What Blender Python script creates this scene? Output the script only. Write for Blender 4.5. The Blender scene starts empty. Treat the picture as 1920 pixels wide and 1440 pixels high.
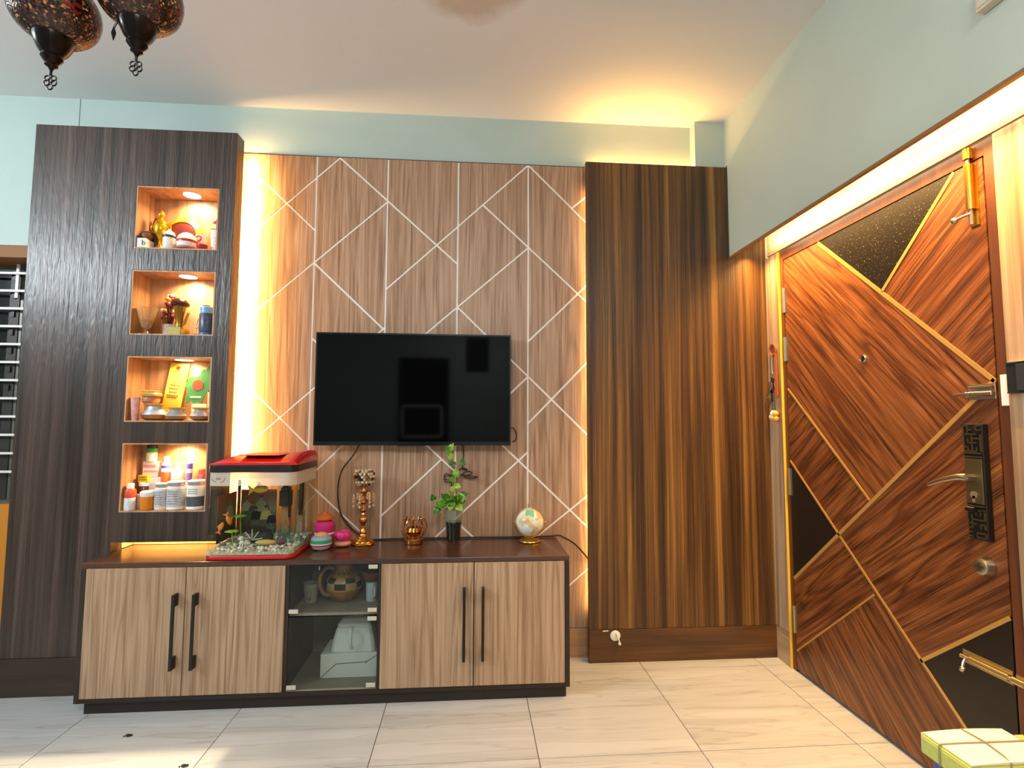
import bpy, math, random
from mathutils import Vector, Matrix
random.seed(7)
PI = math.pi
sc = bpy.context.scene
COL = sc.collection

# ---------------------------------------------------------------- camera, world, exposure, large lights
CAM = Vector((0.0, -2.8434, 1.24))
cd = bpy.data.cameras.new('camera'); cd.lens = 18.467; cd.sensor_width = 36; cd.clip_start = .05
cam = bpy.data.objects.new('camera', cd); COL.objects.link(cam)
cr, cu, cf = Vector((.9970318, -.0769077, .0035767)), Vector((-.0091396, -.0721033, .9973553)), Vector((.0764465, .9944276, .0725922))
m4 = Matrix((( cr.x, cu.x, -cf.x, CAM.x), (cr.y, cu.y, -cf.y, CAM.y), (cr.z, cu.z, -cf.z, CAM.z), (0, 0, 0, 1)))
cam.matrix_world = m4
sc.camera = cam
sc.view_settings.view_transform = 'Standard'; sc.view_settings.look = 'None'
sc.view_settings.gamma = 1; sc.view_settings.use_curve_mapping = False
sc.view_settings.exposure = -0.06
sc.cycles.use_denoising = True
sc.cycles.max_bounces = 10; sc.cycles.transparent_max_bounces = 16
sc.cycles.sample_clamp_indirect = 4.0
W = bpy.data.worlds.new('world'); sc.world = W; W.use_nodes = True
W.node_tree.nodes['Background'].inputs[0].default_value = (.6, .7, .85, 1)
W.node_tree.nodes['Background'].inputs[1].default_value = .12

def kelvin(c): return c
WARM = (1.0, .56, .19)
WARM2 = (1.0, .62, .26)
def area(name, loc, direction, sx, sy, watts, color, spread=180, roll_to=None):
    l = bpy.data.lights.new(name, 'AREA'); l.shape = 'RECTANGLE'; l.size = sx; l.size_y = sy
    l.energy = watts; l.color = color; l.spread = math.radians(spread)
    o = bpy.data.objects.new(name, l); COL.objects.link(o)
    z = -Vector(direction).normalized()
    x = Vector(roll_to or (1, 0, 0)); x = (x - z * x.dot(z)).normalized(); y = z.cross(x)
    o.matrix_world = Matrix(((x.x, y.x, z.x, loc[0]), (x.y, y.y, z.y, loc[1]), (x.z, y.z, z.z, loc[2]), (0, 0, 0, 1)))
    return o
# tube light high on the wall left of the camera (cool) and an added fill light behind the camera
area('tube_light', (-3.75, -2.25, 2.50), (1, .12, .12), .12, 1.25, 112, (.84, .94, 1.0), roll_to=(0, 0, 1))
area('fill_light', (.1, -3.7, 2.90), (0, .1, -1), 1.1, .8, 84, (.98, .97, .94))
# warm led strips
area('led_strip_light_column', (-1.205, -.062, 1.66), (.25, 1, 0), .012, 1.98, 46, WARM, roll_to=(1, 0, 0))
area('led_strip_light_cladding', (.652, -.03, 1.40), (-.5, 1, 0), .012, 2.3, 5.0, WARM, roll_to=(1, 0, 0))
area('led_strip_light_top', (.95, -.004, 2.664), (0, -.12, 1), .58, .010, 5.0, (1, .50, .12))
area('led_strip_light_cove', (1.525, -1.02, 2.187), (.05, 0, -1), .012, 1.80, 50, (1.0, .57, .19), spread=125, roll_to=(1, 0, 0))
area('led_strip_light_cove_wash', (1.560, -1.02, 2.232), (1, 0, .12), .012, 1.76, 12, (1.0, .78, .48), roll_to=(0, 0, 1))
area('led_strip_light_shelf', (-1.43, -.13, .70), (0, .1, -1), .42, .015, 3.2, WARM2)
# added unseen narrow-beam light for the warm patch on the near left floor
area('floor_patch_light', (-1.72, -1.58, 2.94), (0, 0, -1), 1.62, 1.80, 13, (1.0, .74, .44), spread=1.5)

# ---------------------------------------------------------------- helpers
def srgb(h):
    h = h.lstrip('#'); out = []
    for i in (0, 2, 4):
        c = int(h[i:i+2], 16) / 255
        out.append(c / 12.92 if c <= .04045 else ((c + .055) / 1.055) ** 2.4)
    return (*out, 1.0)
MATS = {}
def newmat(name):
    m = bpy.data.materials.new(name); m.use_nodes = True
    MATS[name] = m
    return m, m.node_tree.nodes, m.node_tree.links, m.node_tree.nodes['Principled BSDF']
def plain(name, hexcol, rough=.5, metal=0., spec=.5, emit=0., coat=0., noise=0., nscale=30, trans=0., alpha=1., subs=0.):
    if name in MATS: return MATS[name]
    m, N, L, b = newmat(name)
    c = srgb(hexcol)
    b.inputs['Base Color'].default_value = c
    b.inputs['Roughness'].default_value = rough; b.inputs['Metallic'].default_value = metal
    b.inputs['Specular IOR Level'].default_value = spec
    b.inputs['Coat Weight'].default_value = coat
    if trans: b.inputs['Transmission Weight'].default_value = trans
    if alpha < 1: b.inputs['Alpha'].default_value = alpha
    if subs: b.inputs['Subsurface Weight'].default_value = subs
    if emit:
        b.inputs['Emission Color'].default_value = c; b.inputs['Emission Strength'].default_value = emit
    if noise:
        tc = N.new('ShaderNodeTexCoord'); n = N.new('ShaderNodeTexNoise'); n.inputs['Scale'].default_value = nscale; n.inputs['Detail'].default_value = 5
        L.new(tc.outputs['Object'], n.inputs['Vector'])
        h = N.new('ShaderNodeHueSaturation'); h.inputs['Color'].default_value = c
        mr = N.new('ShaderNodeMapRange'); mr.inputs[1].default_value = .3; mr.inputs[2].default_value = .7; mr.inputs[3].default_value = 1 - noise; mr.inputs[4].default_value = 1 + noise
        L.new(n.outputs[0], mr.inputs[0]); L.new(mr.outputs[0], h.inputs['Value']); L.new(h.outputs[0], b.inputs['Base Color'])
    return m
def ramp(N, stops):
    r = N.new('ShaderNodeValToRGB'); e = r.color_ramp.elements
    while len(e) < len(stops): e.new(.5)
    for el, (p, c) in zip(e, stops): el.position = p; el.color = srgb(c) if isinstance(c, str) else c
    return r
def mth(N, L, op, a, b=None, c=None):
    n = N.new('ShaderNodeMath'); n.operation = op
    for i, v in enumerate((a, b, c)):
        if v is None: continue
        if isinstance(v, (int, float)): n.inputs[i].default_value = v
        else: L.new(v, n.inputs[i])
    return n.outputs[0]
def wood(name, cols, sx=22, sl=.7, grain='z', angle=0, rough=.4, bump=.1, figure=.5, fine=.3, coat=0., vary=False, wavy=0., spec=.5, bands=0., bandscale=7):
    m, N, L, b = newmat(name)
    tc = N.new('ShaderNodeTexCoord')
    m1 = N.new('ShaderNodeMapping'); m1.inputs['Rotation'].default_value = (angle, 0, 0)
    L.new(tc.outputs['Object'], m1.inputs['Vector'])
    src = m1.outputs[0]
    if vary:
        oi = N.new('ShaderNodeObjectInfo'); va = N.new('ShaderNodeVectorMath'); va.operation = 'ADD'
        cb = N.new('ShaderNodeCombineXYZ'); k = mth(N, L, 'MULTIPLY', oi.outputs['Random'], 9.0)
        for i in range(3): L.new(k, cb.inputs[i])
        L.new(src, va.inputs[0]); L.new(cb.outputs[0], va.inputs[1]); src = va.outputs[0]
    def mp(cross, along):
        mm = N.new('ShaderNodeMapping')
        mm.inputs['Scale'].default_value = {'z': (cross, cross, along), 'x': (along, cross, cross), 'y': (cross, along, cross)}[grain]
        L.new(src, mm.inputs['Vector']); return mm.outputs[0]
    def nz(vec, scale, detail, ro, dist):
        n = N.new('ShaderNodeTexNoise'); n.inputs['Scale'].default_value = scale; n.inputs['Detail'].default_value = detail
        n.inputs['Roughness'].default_value = ro; n.inputs['Distortion'].default_value = dist
        L.new(vec, n.inputs['Vector']); return n.outputs[0]
    n1 = nz(mp(sx, sl), 1, 6, .72, .3)
    n2 = nz(mp(sx * .16, sl * .55), 1, 3, .5, .4)
    ring = mth(N, L, 'SINE', mth(N, L, 'MULTIPLY', n2, 46))
    ring = mth(N, L, 'MULTIPLY_ADD', ring, .5, .5)
    n3 = nz(mp(sx * 6, sl * 3), 1, 2, .5, 0)
    f = mth(N, L, 'MULTIPLY', n1, 1 - .30 * figure)
    f = mth(N, L, 'MULTIPLY_ADD', mth(N, L, 'POWER', ring, .6), .26 * figure, f)
    f = mth(N, L, 'MULTIPLY_ADD', mth(N, L, 'SUBTRACT', n3, .5), fine, f)
    if bands:
        nb = nz(mp(bandscale, .02), 1, 2, .7, 0)
        f = mth(N, L, 'MULTIPLY_ADD', mth(N, L, 'SUBTRACT', nb, .5), bands, f)
    k = len(cols)
    r = ramp(N, [(.28 + .46 * i / (k - 1), c) for i, c in enumerate(cols)])
    L.new(f, r.inputs[0]); L.new(r.outputs[0], b.inputs['Base Color'])
    b.inputs['Roughness'].default_value = rough; b.inputs['Coat Weight'].default_value = coat
    b.inputs['Specular IOR Level'].default_value = spec
    b.inputs['Coat Roughness'].default_value = .12
    bp = N.new('ShaderNodeBump'); bp.inputs['Strength'].default_value = bump; bp.inputs['Distance'].default_value = .004
    hsrc = f
    if wavy:
        nw = nz(mp(60, 9), 1, 2, .45, 1.0)
        hsrc = mth(N, L, 'MULTIPLY_ADD', nw, wavy, f)
    L.new(hsrc, bp.inputs['Height']); L.new(bp.outputs[0], b.inputs['Normal'])
    return m
def thin_glass(name, hexcol='#eef4f2', refl=1.0, tint=1.0, rough=.03):
    m, N, L, b = newmat(name)
    N.remove(b); out = N['Material Output']
    t = N.new('ShaderNodeBsdfTransparent'); c = srgb(hexcol); t.inputs[0].default_value = c
    g = N.new('ShaderNodeBsdfGlossy'); g.inputs['Roughness'].default_value = rough
    lw = N.new('ShaderNodeLayerWeight'); lw.inputs['Blend'].default_value = .5
    k = mth(N, L, 'MULTIPLY_ADD', mth(N, L, 'POWER', lw.outputs['Facing'], 5.0), .85, .025 * refl)
    mx = N.new('ShaderNodeMixShader'); L.new(k, mx.inputs[0]); L.new(t.outputs[0], mx.inputs[1]); L.new(g.outputs[0], mx.inputs[2]); L.new(mx.outputs[0], out.inputs['Surface'])
    return m

class MB:
    def __init__(s): s.v = []; s.f = []; s.m = []; s.sm = []
    def face(s, idx, mi=0, smooth=False): s.f.append(tuple(idx)); s.m.append(mi); s.sm.append(smooth)
    def box(s, x0, y0, z0, x1, y1, z1, mi=0):
        x0, x1 = min(x0, x1), max(x0, x1); y0, y1 = min(y0, y1), max(y0, y1); z0, z1 = min(z0, z1), max(z0, z1)
        b = len(s.v)
        s.v += [(x0, y0, z0), (x1, y0, z0), (x1, y1, z0), (x0, y1, z0), (x0, y0, z1), (x1, y0, z1), (x1, y1, z1), (x0, y1, z1)]
        for q in ((0, 3, 2, 1), (4, 5, 6, 7), (0, 1, 5, 4), (1, 2, 6, 5), (2, 3, 7, 6), (3, 0, 4, 7)): s.face([b + i for i in q], mi)
        return s
    def prism(s, poly, f0, f1, mi=0, smooth=False):      # poly: 2-D points, f0/f1 map (a, b) to the two end planes
        n = len(poly); b = len(s.v)
        s.v += [f0(*p) for p in poly] + [f1(*p) for p in poly]
        s.face(list(range(b, b + n))[::-1], mi); s.face(range(b + n, b + 2 * n), mi)
        for i in range(n):
            j = (i + 1) % n; s.face((b + i, b + j, b + n + j, b + n + i), mi, smooth)
        return s
    def lathe(s, prof, n=24, c=(0, 0, 0), mi=0, mif=None, close=True, rfun=None, axis='z', sq=1.0):
        b = len(s.v); k = len(prof)
        for (r, z) in prof:
            for i in range(n):
                a = 2 * PI * i / n; rr = r * (rfun(a, z) if rfun else 1)
                p = (rr * math.cos(a), rr * math.sin(a) * sq, z)
                if axis == 'y': p = (p[0], -p[2], p[1])
                elif axis == 'x': p = (p[2], p[1], p[0])
                s.v.append((c[0] + p[0], c[1] + p[1], c[2] + p[2]))
        for j in range(k - 1):
            for i in range(n):
                i2 = (i + 1) % n
                mm = mif(j, i) if mif else mi
                s.face((b + j * n + i, b + j * n + i2, b + (j + 1) * n + i2, b + (j + 1) * n + i), mm, True)
        if close:
            s.face([b + i for i in range(n)][::-1], mif(0, 0) if mif else mi); s.face([b + (k - 1) * n + i for i in range(n)], mif(k - 2, 0) if mif else mi)
        return s
    def ball(s, c, r, n=12, k=8, mi=0, sx=1, sy=1, sz=1):
        b = len(s.v)
        s.v.append((c[0], c[1], c[2] - r * sz))
        for j in range(1, k):
            t = PI * j / k
            for i in range(n):
                a = 2 * PI * i / n
                s.v.append((c[0] + r * sx * math.sin(t) * math.cos(a), c[1] + r * sy * math.sin(t) * math.sin(a), c[2] - r * sz * math.cos(t)))
        s.v.append((c[0], c[1], c[2] + r * sz)); e = len(s.v) - 1
        for i in range(n):
            i2 = (i + 1) % n
            s.face((b, b + 1 + i2, b + 1 + i), mi, True); s.face((e, b + 1 + (k - 2) * n + i, b + 1 + (k - 2) * n + i2), mi, True)
            for j in range(k - 2):
                s.face((b + 1 + j * n + i, b + 1 + j * n + i2, b + 1 + (j + 1) * n + i2, b + 1 + (j + 1) * n + i), mi, True)
        return s
    def tube(s, pts, r, n=8, mi=0, closed=False, rf=None):
        P = [Vector(p) for p in pts]; k = len(P); b = len(s.v); prev = None
        for j in range(k):
            if closed: t = P[(j + 1) % k] - P[j - 1]
            else: t = P[min(j + 1, k - 1)] - P[max(j - 1, 0)]
            t.normalize()
            if prev is None:
                a = Vector((0, 0, 1)) if abs(t.z) < .9 else Vector((1, 0, 0))
                u = t.cross(a).normalized()
            else: u = (prev - t * prev.dot(t)).normalized()
            prev = u; w = t.cross(u); rr = rf(j / max(1, k - 1)) * r if rf else r
            for i in range(n):
                a = 2 * PI * i / n; q = P[j] + (u * math.cos(a) + w * math.sin(a)) * rr; s.v.append(tuple(q))
        for j in range(k if closed else k - 1):
            j2 = (j + 1) % k
            for i in range(n):
                i2 = (i + 1) % n; s.face((b + j * n + i, b + j * n + i2, b + j2 * n + i2, b + j2 * n + i), mi, True)
        if not closed:
            s.face([b + i for i in range(n)][::-1], mi); s.face([b + (k - 1) * n + i for i in range(n)], mi)
        return s
    def build(s, name, mats, parent=None, loc=(0, 0, 0), bevel=0, angle=35, rot=None, seg=2):
        me = bpy.data.meshes.new(name); me.from_pydata(s.v, [], s.f)
        for mt in (mats if isinstance(mats, (list, tuple)) else [mats]): me.materials.append(mt)
        me.polygons.foreach_set('material_index', s.m); me.polygons.foreach_set('use_smooth', s.sm)
        me.update(); me.validate()
        import bmesh
        bm = bmesh.new(); bm.from_mesh(me); bmesh.ops.recalc_face_normals(bm, faces=bm.faces); bm.to_mesh(me); bm.free()
        if any(s.sm): me.set_sharp_from_angle(angle=math.radians(angle))
        o = bpy.data.objects.new(name, me); COL.objects.link(o); o.location = loc
        if rot: o.rotation_euler = rot
        if parent is not None: o.parent = parent
        if bevel:
            bv = o.modifiers.new('bevel', 'BEVEL'); bv.width = bevel; bv.segments = seg; bv.limit_method = 'ANGLE'; bv.angle_limit = math.radians(40)
        return o
def box(name, mat, x0, y0, z0, x1, y1, z1, parent=None, bevel=0):
    return MB().box(x0, y0, z0, x1, y1, z1).build(name, mat, parent, bevel=bevel)
def tag(o, label, cat, group=None, kind=None):
    o['label'] = label; o['category'] = cat
    if group: o['group'] = group
    if kind: o['kind'] = kind
    return o
def thing(name, label, cat, loc=(0, 0, 0), group=None, kind=None, rz=0):
    o = bpy.data.objects.new(name, None); COL.objects.link(o); o.location = loc; o.rotation_euler = (0, 0, rz)
    o.empty_display_size = .05
    return tag(o, label, cat, group, kind)
def structure(o, label=None):
    o['kind'] = 'structure'
    if label: o['label'] = label
    return o
def copy_tree(o, parent=None):
    c = o.copy(); COL.objects.link(c)
    if parent is not None: c.parent = parent
    for ch in list(o.children): copy_tree(ch, c)
    return c
def smooth_path(pts, n=6):
    P = [Vector(p) for p in pts]; out = []
    for i in range(len(P) - 1):
        p0, p1, p2, p3 = P[max(i - 1, 0)], P[i], P[i + 1], P[min(i + 2, len(P) - 1)]
        for k in range(n):
            t = k / n
            out.append(.5 * ((2 * p1) + (p2 - p0) * t + (2 * p0 - 5 * p1 + 4 * p2 - p3) * t * t + (3 * p1 - p0 - 3 * p2 + p3) * t ** 3))
    out.append(P[-1]); return out

# convex splitting of a rectangle by line segments (for the panel wall and the door leaf)
def split_cells(rect, segs, tol=.84):
    a0, b0, a1, b1 = rect
    cells = [[(a0, b0), (a1, b0), (a1, b1), (a0, b1)]]
    for _ in range(4):
        changed = False
        for (p, q) in segs:
            dx, dy = q[0] - p[0], q[1] - p[1]; ln = math.hypot(dx, dy); nx, ny = -dy / ln, dx / ln
            out = []
            for c in cells:
                d = [(x - p[0]) * nx + (y - p[1]) * ny for x, y in c]
                if max(d) < .012 or min(d) > -.012: out.append(c); continue
                A, B, X = [], [], []
                for i in range(len(c)):
                    j = (i + 1) % len(c)
                    if d[i] >= 0: A.append(c[i])
                    if d[i] <= 0: B.append(c[i])
                    if d[i] * d[j] < 0:
                        t = d[i] / (d[i] - d[j]); w = (c[i][0] + (c[j][0] - c[i][0]) * t, c[i][1] + (c[j][1] - c[i][1]) * t)
                        A.append(w); B.append(w); X.append(w)
                    elif d[i] == 0: X.append(c[i])
                if len(X) < 2: out.append(c); continue
                t0, t1 = sorted(((w[0] - p[0]) * dx + (w[1] - p[1]) * dy) / ln for w in X[:2])
                ov = min(t1, ln) - max(t0, 0)
                if ov / max(1e-6, t1 - t0) > tol: out += [A, B]; changed = True
                else: out.append(c)
            cells = out
        if not changed: break
    return cells
def inset(c, d, rect=None):
    ar = sum(c[i][0] * c[(i + 1) % len(c)][1] - c[(i + 1) % len(c)][0] * c[i][1] for i in range(len(c)))
    if ar < 0: c = c[::-1]
    c = [p for i, p in enumerate(c) if math.hypot(p[0] - c[i - 1][0], p[1] - c[i - 1][1]) > 1e-4]
    out = list(c); n = len(c)
    for i in range(n):
        p, q = c[i], c[(i + 1) % n]; dx, dy = q[0] - p[0], q[1] - p[1]; ln = math.hypot(dx, dy)
        e = d
        if rect and ((abs(p[0] - q[0]) < 1e-5 and min(abs(p[0] - rect[0]), abs(p[0] - rect[2])) < 1e-4) or (abs(p[1] - q[1]) < 1e-5 and min(abs(p[1] - rect[1]), abs(p[1] - rect[3])) < 1e-4)): e = 0
        if e == 0: continue
        nx, ny = -dy / ln, dx / ln; f = lambda w: (w[0] - p[0]) * nx + (w[1] - p[1]) * ny - e
        new = []
        for k in range(len(out)):
            a, b = out[k], out[(k + 1) % len(out)]; fa, fb = f(a), f(b)
            if fa >= 0: new.append(a)
            if fa * fb < 0: t = fa / (fa - fb); new.append((a[0] + (b[0] - a[0]) * t, a[1] + (b[1] - a[1]) * t))
        out = new
        if len(out) < 3: return []
    return out
def poly_area(c): return 0 if len(c) < 3 else abs(sum(c[i][0] * c[(i + 1) % len(c)][1] - c[(i + 1) % len(c)][0] * c[i][1] for i in range(len(c)))) / 2

# ---------------------------------------------------------------- materials
OAK = wood('light_oak_laminate', ['#71533e', '#907057', '#a6876e', '#b89c85'], sx=62, sl=1.1, rough=.42, bump=.06, figure=.55, fine=.55)
OAKD = wood('light_oak_door_laminate', ['#826449', '#987b60', '#aa8d71', '#b79b7f'], sx=85, sl=1.0, rough=.45, bump=.06, figure=.9, fine=.55)
OAKX = wood('light_oak_horizontal', ['#8a6446', '#a57c59', '#b98f6a'], sx=26, sl=.8, grain='x', rough=.45, bump=.05)
OAKW = wood('pale_oak_side_panel', ['#7c6048', '#94785c', '#a98d71', '#b79d83'], sx=45, sl=.7, rough=.5, bump=.06, figure=.8, fine=.3)
OAKWY = wood('pale_oak_horizontal', ['#8f7052', '#a98a68', '#bd9d79'], sx=24, sl=.7, grain='y', rough=.5, bump=.06, figure=.8)
DARK = wood('dark_brown_laminate', ['#1d1511', '#31251e', '#463730', '#5c4b42'], sx=26, sl=.35, rough=.33, bump=.75, figure=.2, fine=.35, wavy=.75, bands=.5, bandscale=9)
DARKR = wood('brown_streaked_laminate', ['#23150a', '#412911', '#6a4820', '#946c32'], sx=26, sl=.35, rough=.40, bump=.5, figure=.2, fine=.35, wavy=.6, bands=.75, bandscale=8)
DARKX = wood('dark_brown_horizontal', ['#211712', '#33261b', '#463426'], sx=20, sl=.6, grain='x', rough=.42, bump=.08, figure=.5)
DARKRX = wood('brown_horizontal', ['#342010', '#523418', '#6f4a25'], sx=20, sl=.6, grain='x', rough=.42, bump=.08, figure=.5)
TOPW = wood('dark_stand_top', ['#2c1a11', '#46291a', '#5c3722'], sx=22, sl=.5, grain='x', rough=.26, bump=.04, figure=.3, coat=.25)
ESPR = plain('espresso_edge', '#21160f', .5, noise=.15, nscale=40)
WALN_D = wood('walnut_falling_grain', ['#341707', '#592e12', '#7c4722', '#9c6335'], sx=58, sl=1.5, angle=math.radians(45), rough=.38, bump=.08, figure=.7, fine=.6, vary=True)
WALN_U = wood('walnut_rising_grain', ['#321606', '#562c11', '#774320', '#955d31'], sx=58, sl=1.5, angle=math.radians(-52), rough=.38, bump=.08, figure=.7, fine=.6, vary=True)
FRAMEW = wood('door_frame_wood', ['#40200f', '#562d17', '#6a3a1e'], sx=22, sl=.6, rough=.4, bump=.05)
GOLDIN = plain('gold_inlay', '#d8a75c', .32, .55)
BRASS = plain('brass', '#c99b3f', .25, 1.0)
CHROME = plain('chrome', '#d8d4cc', .16, 1.0)
STEEL = plain('satin_steel', '#b8ad98', .3, 1.0)
ROSE = plain('rose_gold', '#c98a55', .2, 1.0)
BLACK = plain('black_plastic', '#0c0c0d', .4)
BLACKM = plain('black_metal', '#15110f', .35, .3)
WHITEP = plain('white_plastic', '#e9e6e0', .4)
WHITEG = plain('white_inlay_paint', '#efe8e0', .5)
CREAMP = plain('cream_paint', '#efe3c8', .6)
MINT = plain('mint_wall_paint', '#aabbb5', .55, noise=.025, nscale=5)
BEAMP = plain('mint_beam_paint', '#b6c0b2', .5, noise=.03, nscale=3)
ORANGE = plain('orange_wall_paint', '#c9801c', .6)
GLASS = thin_glass('clear_glass', '#f1f6f3')
GLASSD = thin_glass('smoked_cabinet_glass', '#e9ece9', refl=1.0)
TANKG = thin_glass('tank_glass', '#eef3ea', refl=.9)

def ceiling_mat():
    m, N, L, b = newmat('ceiling_paint')
    tc = N.new('ShaderNodeTexCoord'); n = N.new('ShaderNodeTexNoise'); n.inputs['Scale'].default_value = 5; n.inputs['Detail'].default_value = 4
    L.new(tc.outputs['Object'], n.inputs['Vector'])
    sp = N.new('ShaderNodeSeparateXYZ'); L.new(tc.outputs['Object'], sp.inputs[0])
    # old damp patch in the paint
    dx = mth(N, L, 'MULTIPLY', mth(N, L, 'ADD', sp.outputs[0], .02), 3.1); dy = mth(N, L, 'MULTIPLY', mth(N, L, 'ADD', sp.outputs[1], .97), 2.9)
    d = mth(N, L, 'SQRT', mth(N, L, 'ADD', mth(N, L, 'MULTIPLY', dx, dx), mth(N, L, 'MULTIPLY', dy, dy)))
    d = mth(N, L, 'MULTIPLY_ADD', n.outputs[0], .55, d)
    mr = N.new('ShaderNodeMapRange'); mr.inputs[1].default_value = .92; mr.inputs[2].default_value = 1.12; L.new(d, mr.inputs[0])
    mx = N.new('ShaderNodeMix'); mx.data_type = 'RGBA'; L.new(mr.outputs[0], mx.inputs[0])
    mx.inputs[6].default_value = srgb('#cbbdaf'); mx.inputs[7].default_value = srgb('#e3e3e3')
    L.new(mx.outputs[2], b.inputs['Base Color']); b.inputs['Roughness'].default_value = .7
    return m
def tile_mat():
    m, N, L, b = newmat('cream_floor_tile')
    tc = N.new('ShaderNodeTexCoord'); mp = N.new('ShaderNodeMapping'); mp.inputs['Scale'].default_value = (.8, 9, 1)
    L.new(tc.outputs['Object'], mp.inputs['Vector'])
    oi = N.new('ShaderNodeObjectInfo'); cb = N.new('ShaderNodeCombineXYZ'); L.new(mth(N, L, 'MULTIPLY', oi.outputs['Random'], 20), cb.inputs[2])
    va = N.new('ShaderNodeVectorMath'); va.operation = 'ADD'; L.new(mp.outputs[0], va.inputs[0]); L.new(cb.outputs[0], va.inputs[1])
    n = N.new('ShaderNodeTexNoise'); n.inputs['Scale'].default_value = 1.5; n.inputs['Detail'].default_value = 3; n.inputs['Roughness'].default_value = .5; n.inputs['Distortion'].default_value = .5
    L.new(va.outputs[0], n.inputs['Vector'])
    line = mth(N, L, 'ABSOLUTE', mth(N, L, 'SINE', mth(N, L, 'MULTIPLY', n.outputs[0], 17)))
    line = mth(N, L, 'MINIMUM', mth(N, L, 'MULTIPLY', line, 2.6), 1.0)
    f = mth(N, L, 'MULTIPLY_ADD', line, .20, mth(N, L, 'MULTIPLY', n.outputs[0], .80))
    r = ramp(N, [(.22, '#9a9a98'), (.48, '#aeafae'), (.72, '#bcbdbd')]); L.new(f, r.inputs[0]); L.new(r.outputs[0], b.inputs['Base Color'])
    b.inputs['Roughness'].default_value = .22; b.inputs['Specular IOR Level'].default_value = .4
    return m
def speck_mat():
    m, N, L, b = newmat('speckled_black_panel')
    tc = N.new('ShaderNodeTexCoord'); v = N.new('ShaderNodeTexNoise'); v.inputs['Scale'].default_value = 140; v.inputs['Detail'].default_value = 2
    L.new(tc.outputs['Object'], v.inputs['Vector'])
    r = ramp(N, [(.0, '#0d0a08'), (.62, '#120e0b'), (.74, '#6b6158')]); L.new(v.outputs[0], r.inputs[0]); L.new(r.outputs[0], b.inputs['Base Color'])
    b.inputs['Roughness'].default_value = .3
    return m
CEIL, TILE, SPECK = ceiling_mat(), tile_mat(), speck_mat()
GROUT = plain('tile_grout', '#4c443a', .8)
SCREEN = plain('tv_screen', '#040405', .05, spec=.16)

# ---------------------------------------------------------------- room shell
H = 2.956; XR = 1.637; XF = 1.426; YB = .0168; XL = -4.3; YN = -4.8
fl = structure(box('floor', GROUT, XL, YN, -.10, XR + .1, .20, -.003), 'cream marbled tile floor with thin grey joints')
tx = [.26 + .6215 * k for k in range(-8, 3)] + [XR + .02]; tx = [max(XL, v) for v in tx if v > XL - .6]
ty = [.20, -.16, -.82, -1.48, -2.14, -2.80, -3.46, -4.12, -4.78]
for i in range(len(tx) - 1):
    for j in range(len(ty) - 1):
        g = .0016
        x0, x1, y1, y0 = tx[i] + g, tx[i + 1] - g, ty[j] - g, ty[j + 1] + g
        if x1 - x0 < .02: continue
        MB().box(x0, y0, -.003, x1, y1, 0).build('tile', TILE, fl)
structure(box('ceiling', CEIL, XL, YN, H, XR + .15, .25, H + .1), 'off-white painted ceiling with a faint damp patch')
wb = structure(box('wall_back', MINT, -2.096, YB, 0, XR + .1, .25, H), 'pale mint wall above the oak panelling')
# left part: beam over the window recess, orange reveal and sill wall
MB().box(XL, YB, 2.148, -2.100, .25, H).build('beam_face', MINT, wb)
MB().box(XL, .02, 2.085, -2.097, .25, 2.147).build('reveal_head', plain('brown_orange_paint', '#85500f', .6), wb)
MB().box(XL, .15, 0, -2.097, .25, .80).build('sill_wall', ORANGE, wb)
MB().box(-2.097, YB, 0, -2.09, .25, 2.148).build('reveal_side', ORANGE, wb)
structure(box('wall_left', MINT, XL - .1, YN, 0, XL, .25, H), 'pale mint wall on the left')
wn = structure(box('wall_rear', MINT, XL, YN - .1, 0, XR + .1, YN, H), 'pale mint wall behind the camera')
d2 = structure(MB().box(-1.02, YN, 0, -.32, YN + .03, 2.15).build('door_2', BLACKM), 'dark door in the wall behind the camera')
for q in ((-.98, 1.02, -.40, 1.05), (-.98, 1.45, -.40, 1.48), (-.98, 1.02, -.95, 1.48), (-.43, 1.02, -.40, 1.48)):
    MB().box(q[0], YN + .03, q[1], q[2], YN + .04, q[3]).build('bead', WHITEP, d2)
pf = thing('picture_frame', 'dark framed picture on the wall behind the camera', 'picture', (.08, YN + .001, 1.97))
MB().box(-.16, 0, 0, .16, .02, .48).build('frame', BLACKM, pf); MB().box(-.13, .02, .03, .13, .022, .45).build('print', plain('dark_print', '#1a1714', .6), pf)
# seam in the wall left of the tall cabinet is the gap between wall_back and beam_face

# pilaster and beam in the right-hand corner
structure(box('trim_1', MINT, 1.254, -.048, 2.55, XF + .02, YB, H), 'mint pilaster in the corner above the brown cladding')
bm_ = structure(MB().box(XF, YN, 2.166, XF + .012, -.076, H).box(XF, -.076, 2.69, XF + .012, -.048, H).build('trim_2', BEAMP), 'deep mint pelmet beam running above the entrance door')
MB().box(XF - .001, YN, 2.154, XF + .013, -.076, 2.166).build('edge_strip', plain('brown_edge_strip', '#8a6238', .5), bm_)
wr = structure(MB().box(1.70, YN, 0, 1.80, .25, H).box(XR + .004, YN, 2.155, 1.70, -.05, H).box(XR + .006, YN, 0, 1.70, -1.3665, 2.155).box(XR + .006, -.198, 0, 1.70, .0, 2.155).build('wall_right', CREAMP), 'right wall clad in pale oak boards around the door')
MB().box(XR - .006, YN, 2.160, XR + .004, -.1, 2.92).build('header_board', OAKWY, wr)
MB().box(XR - .006, -.200, .170, XR + .006, -.0745, 2.153).build('side_board', OAKW, wr)
MB().box(XR - .006, -.200, .0, XR + .006, -.0745, .166).build('skirting', OAKWY, wr)
MB().box(XR - .006, YN, .170, XR + .006, -1.3665, 2.153).build('side_board', OAKW, wr)
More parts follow.
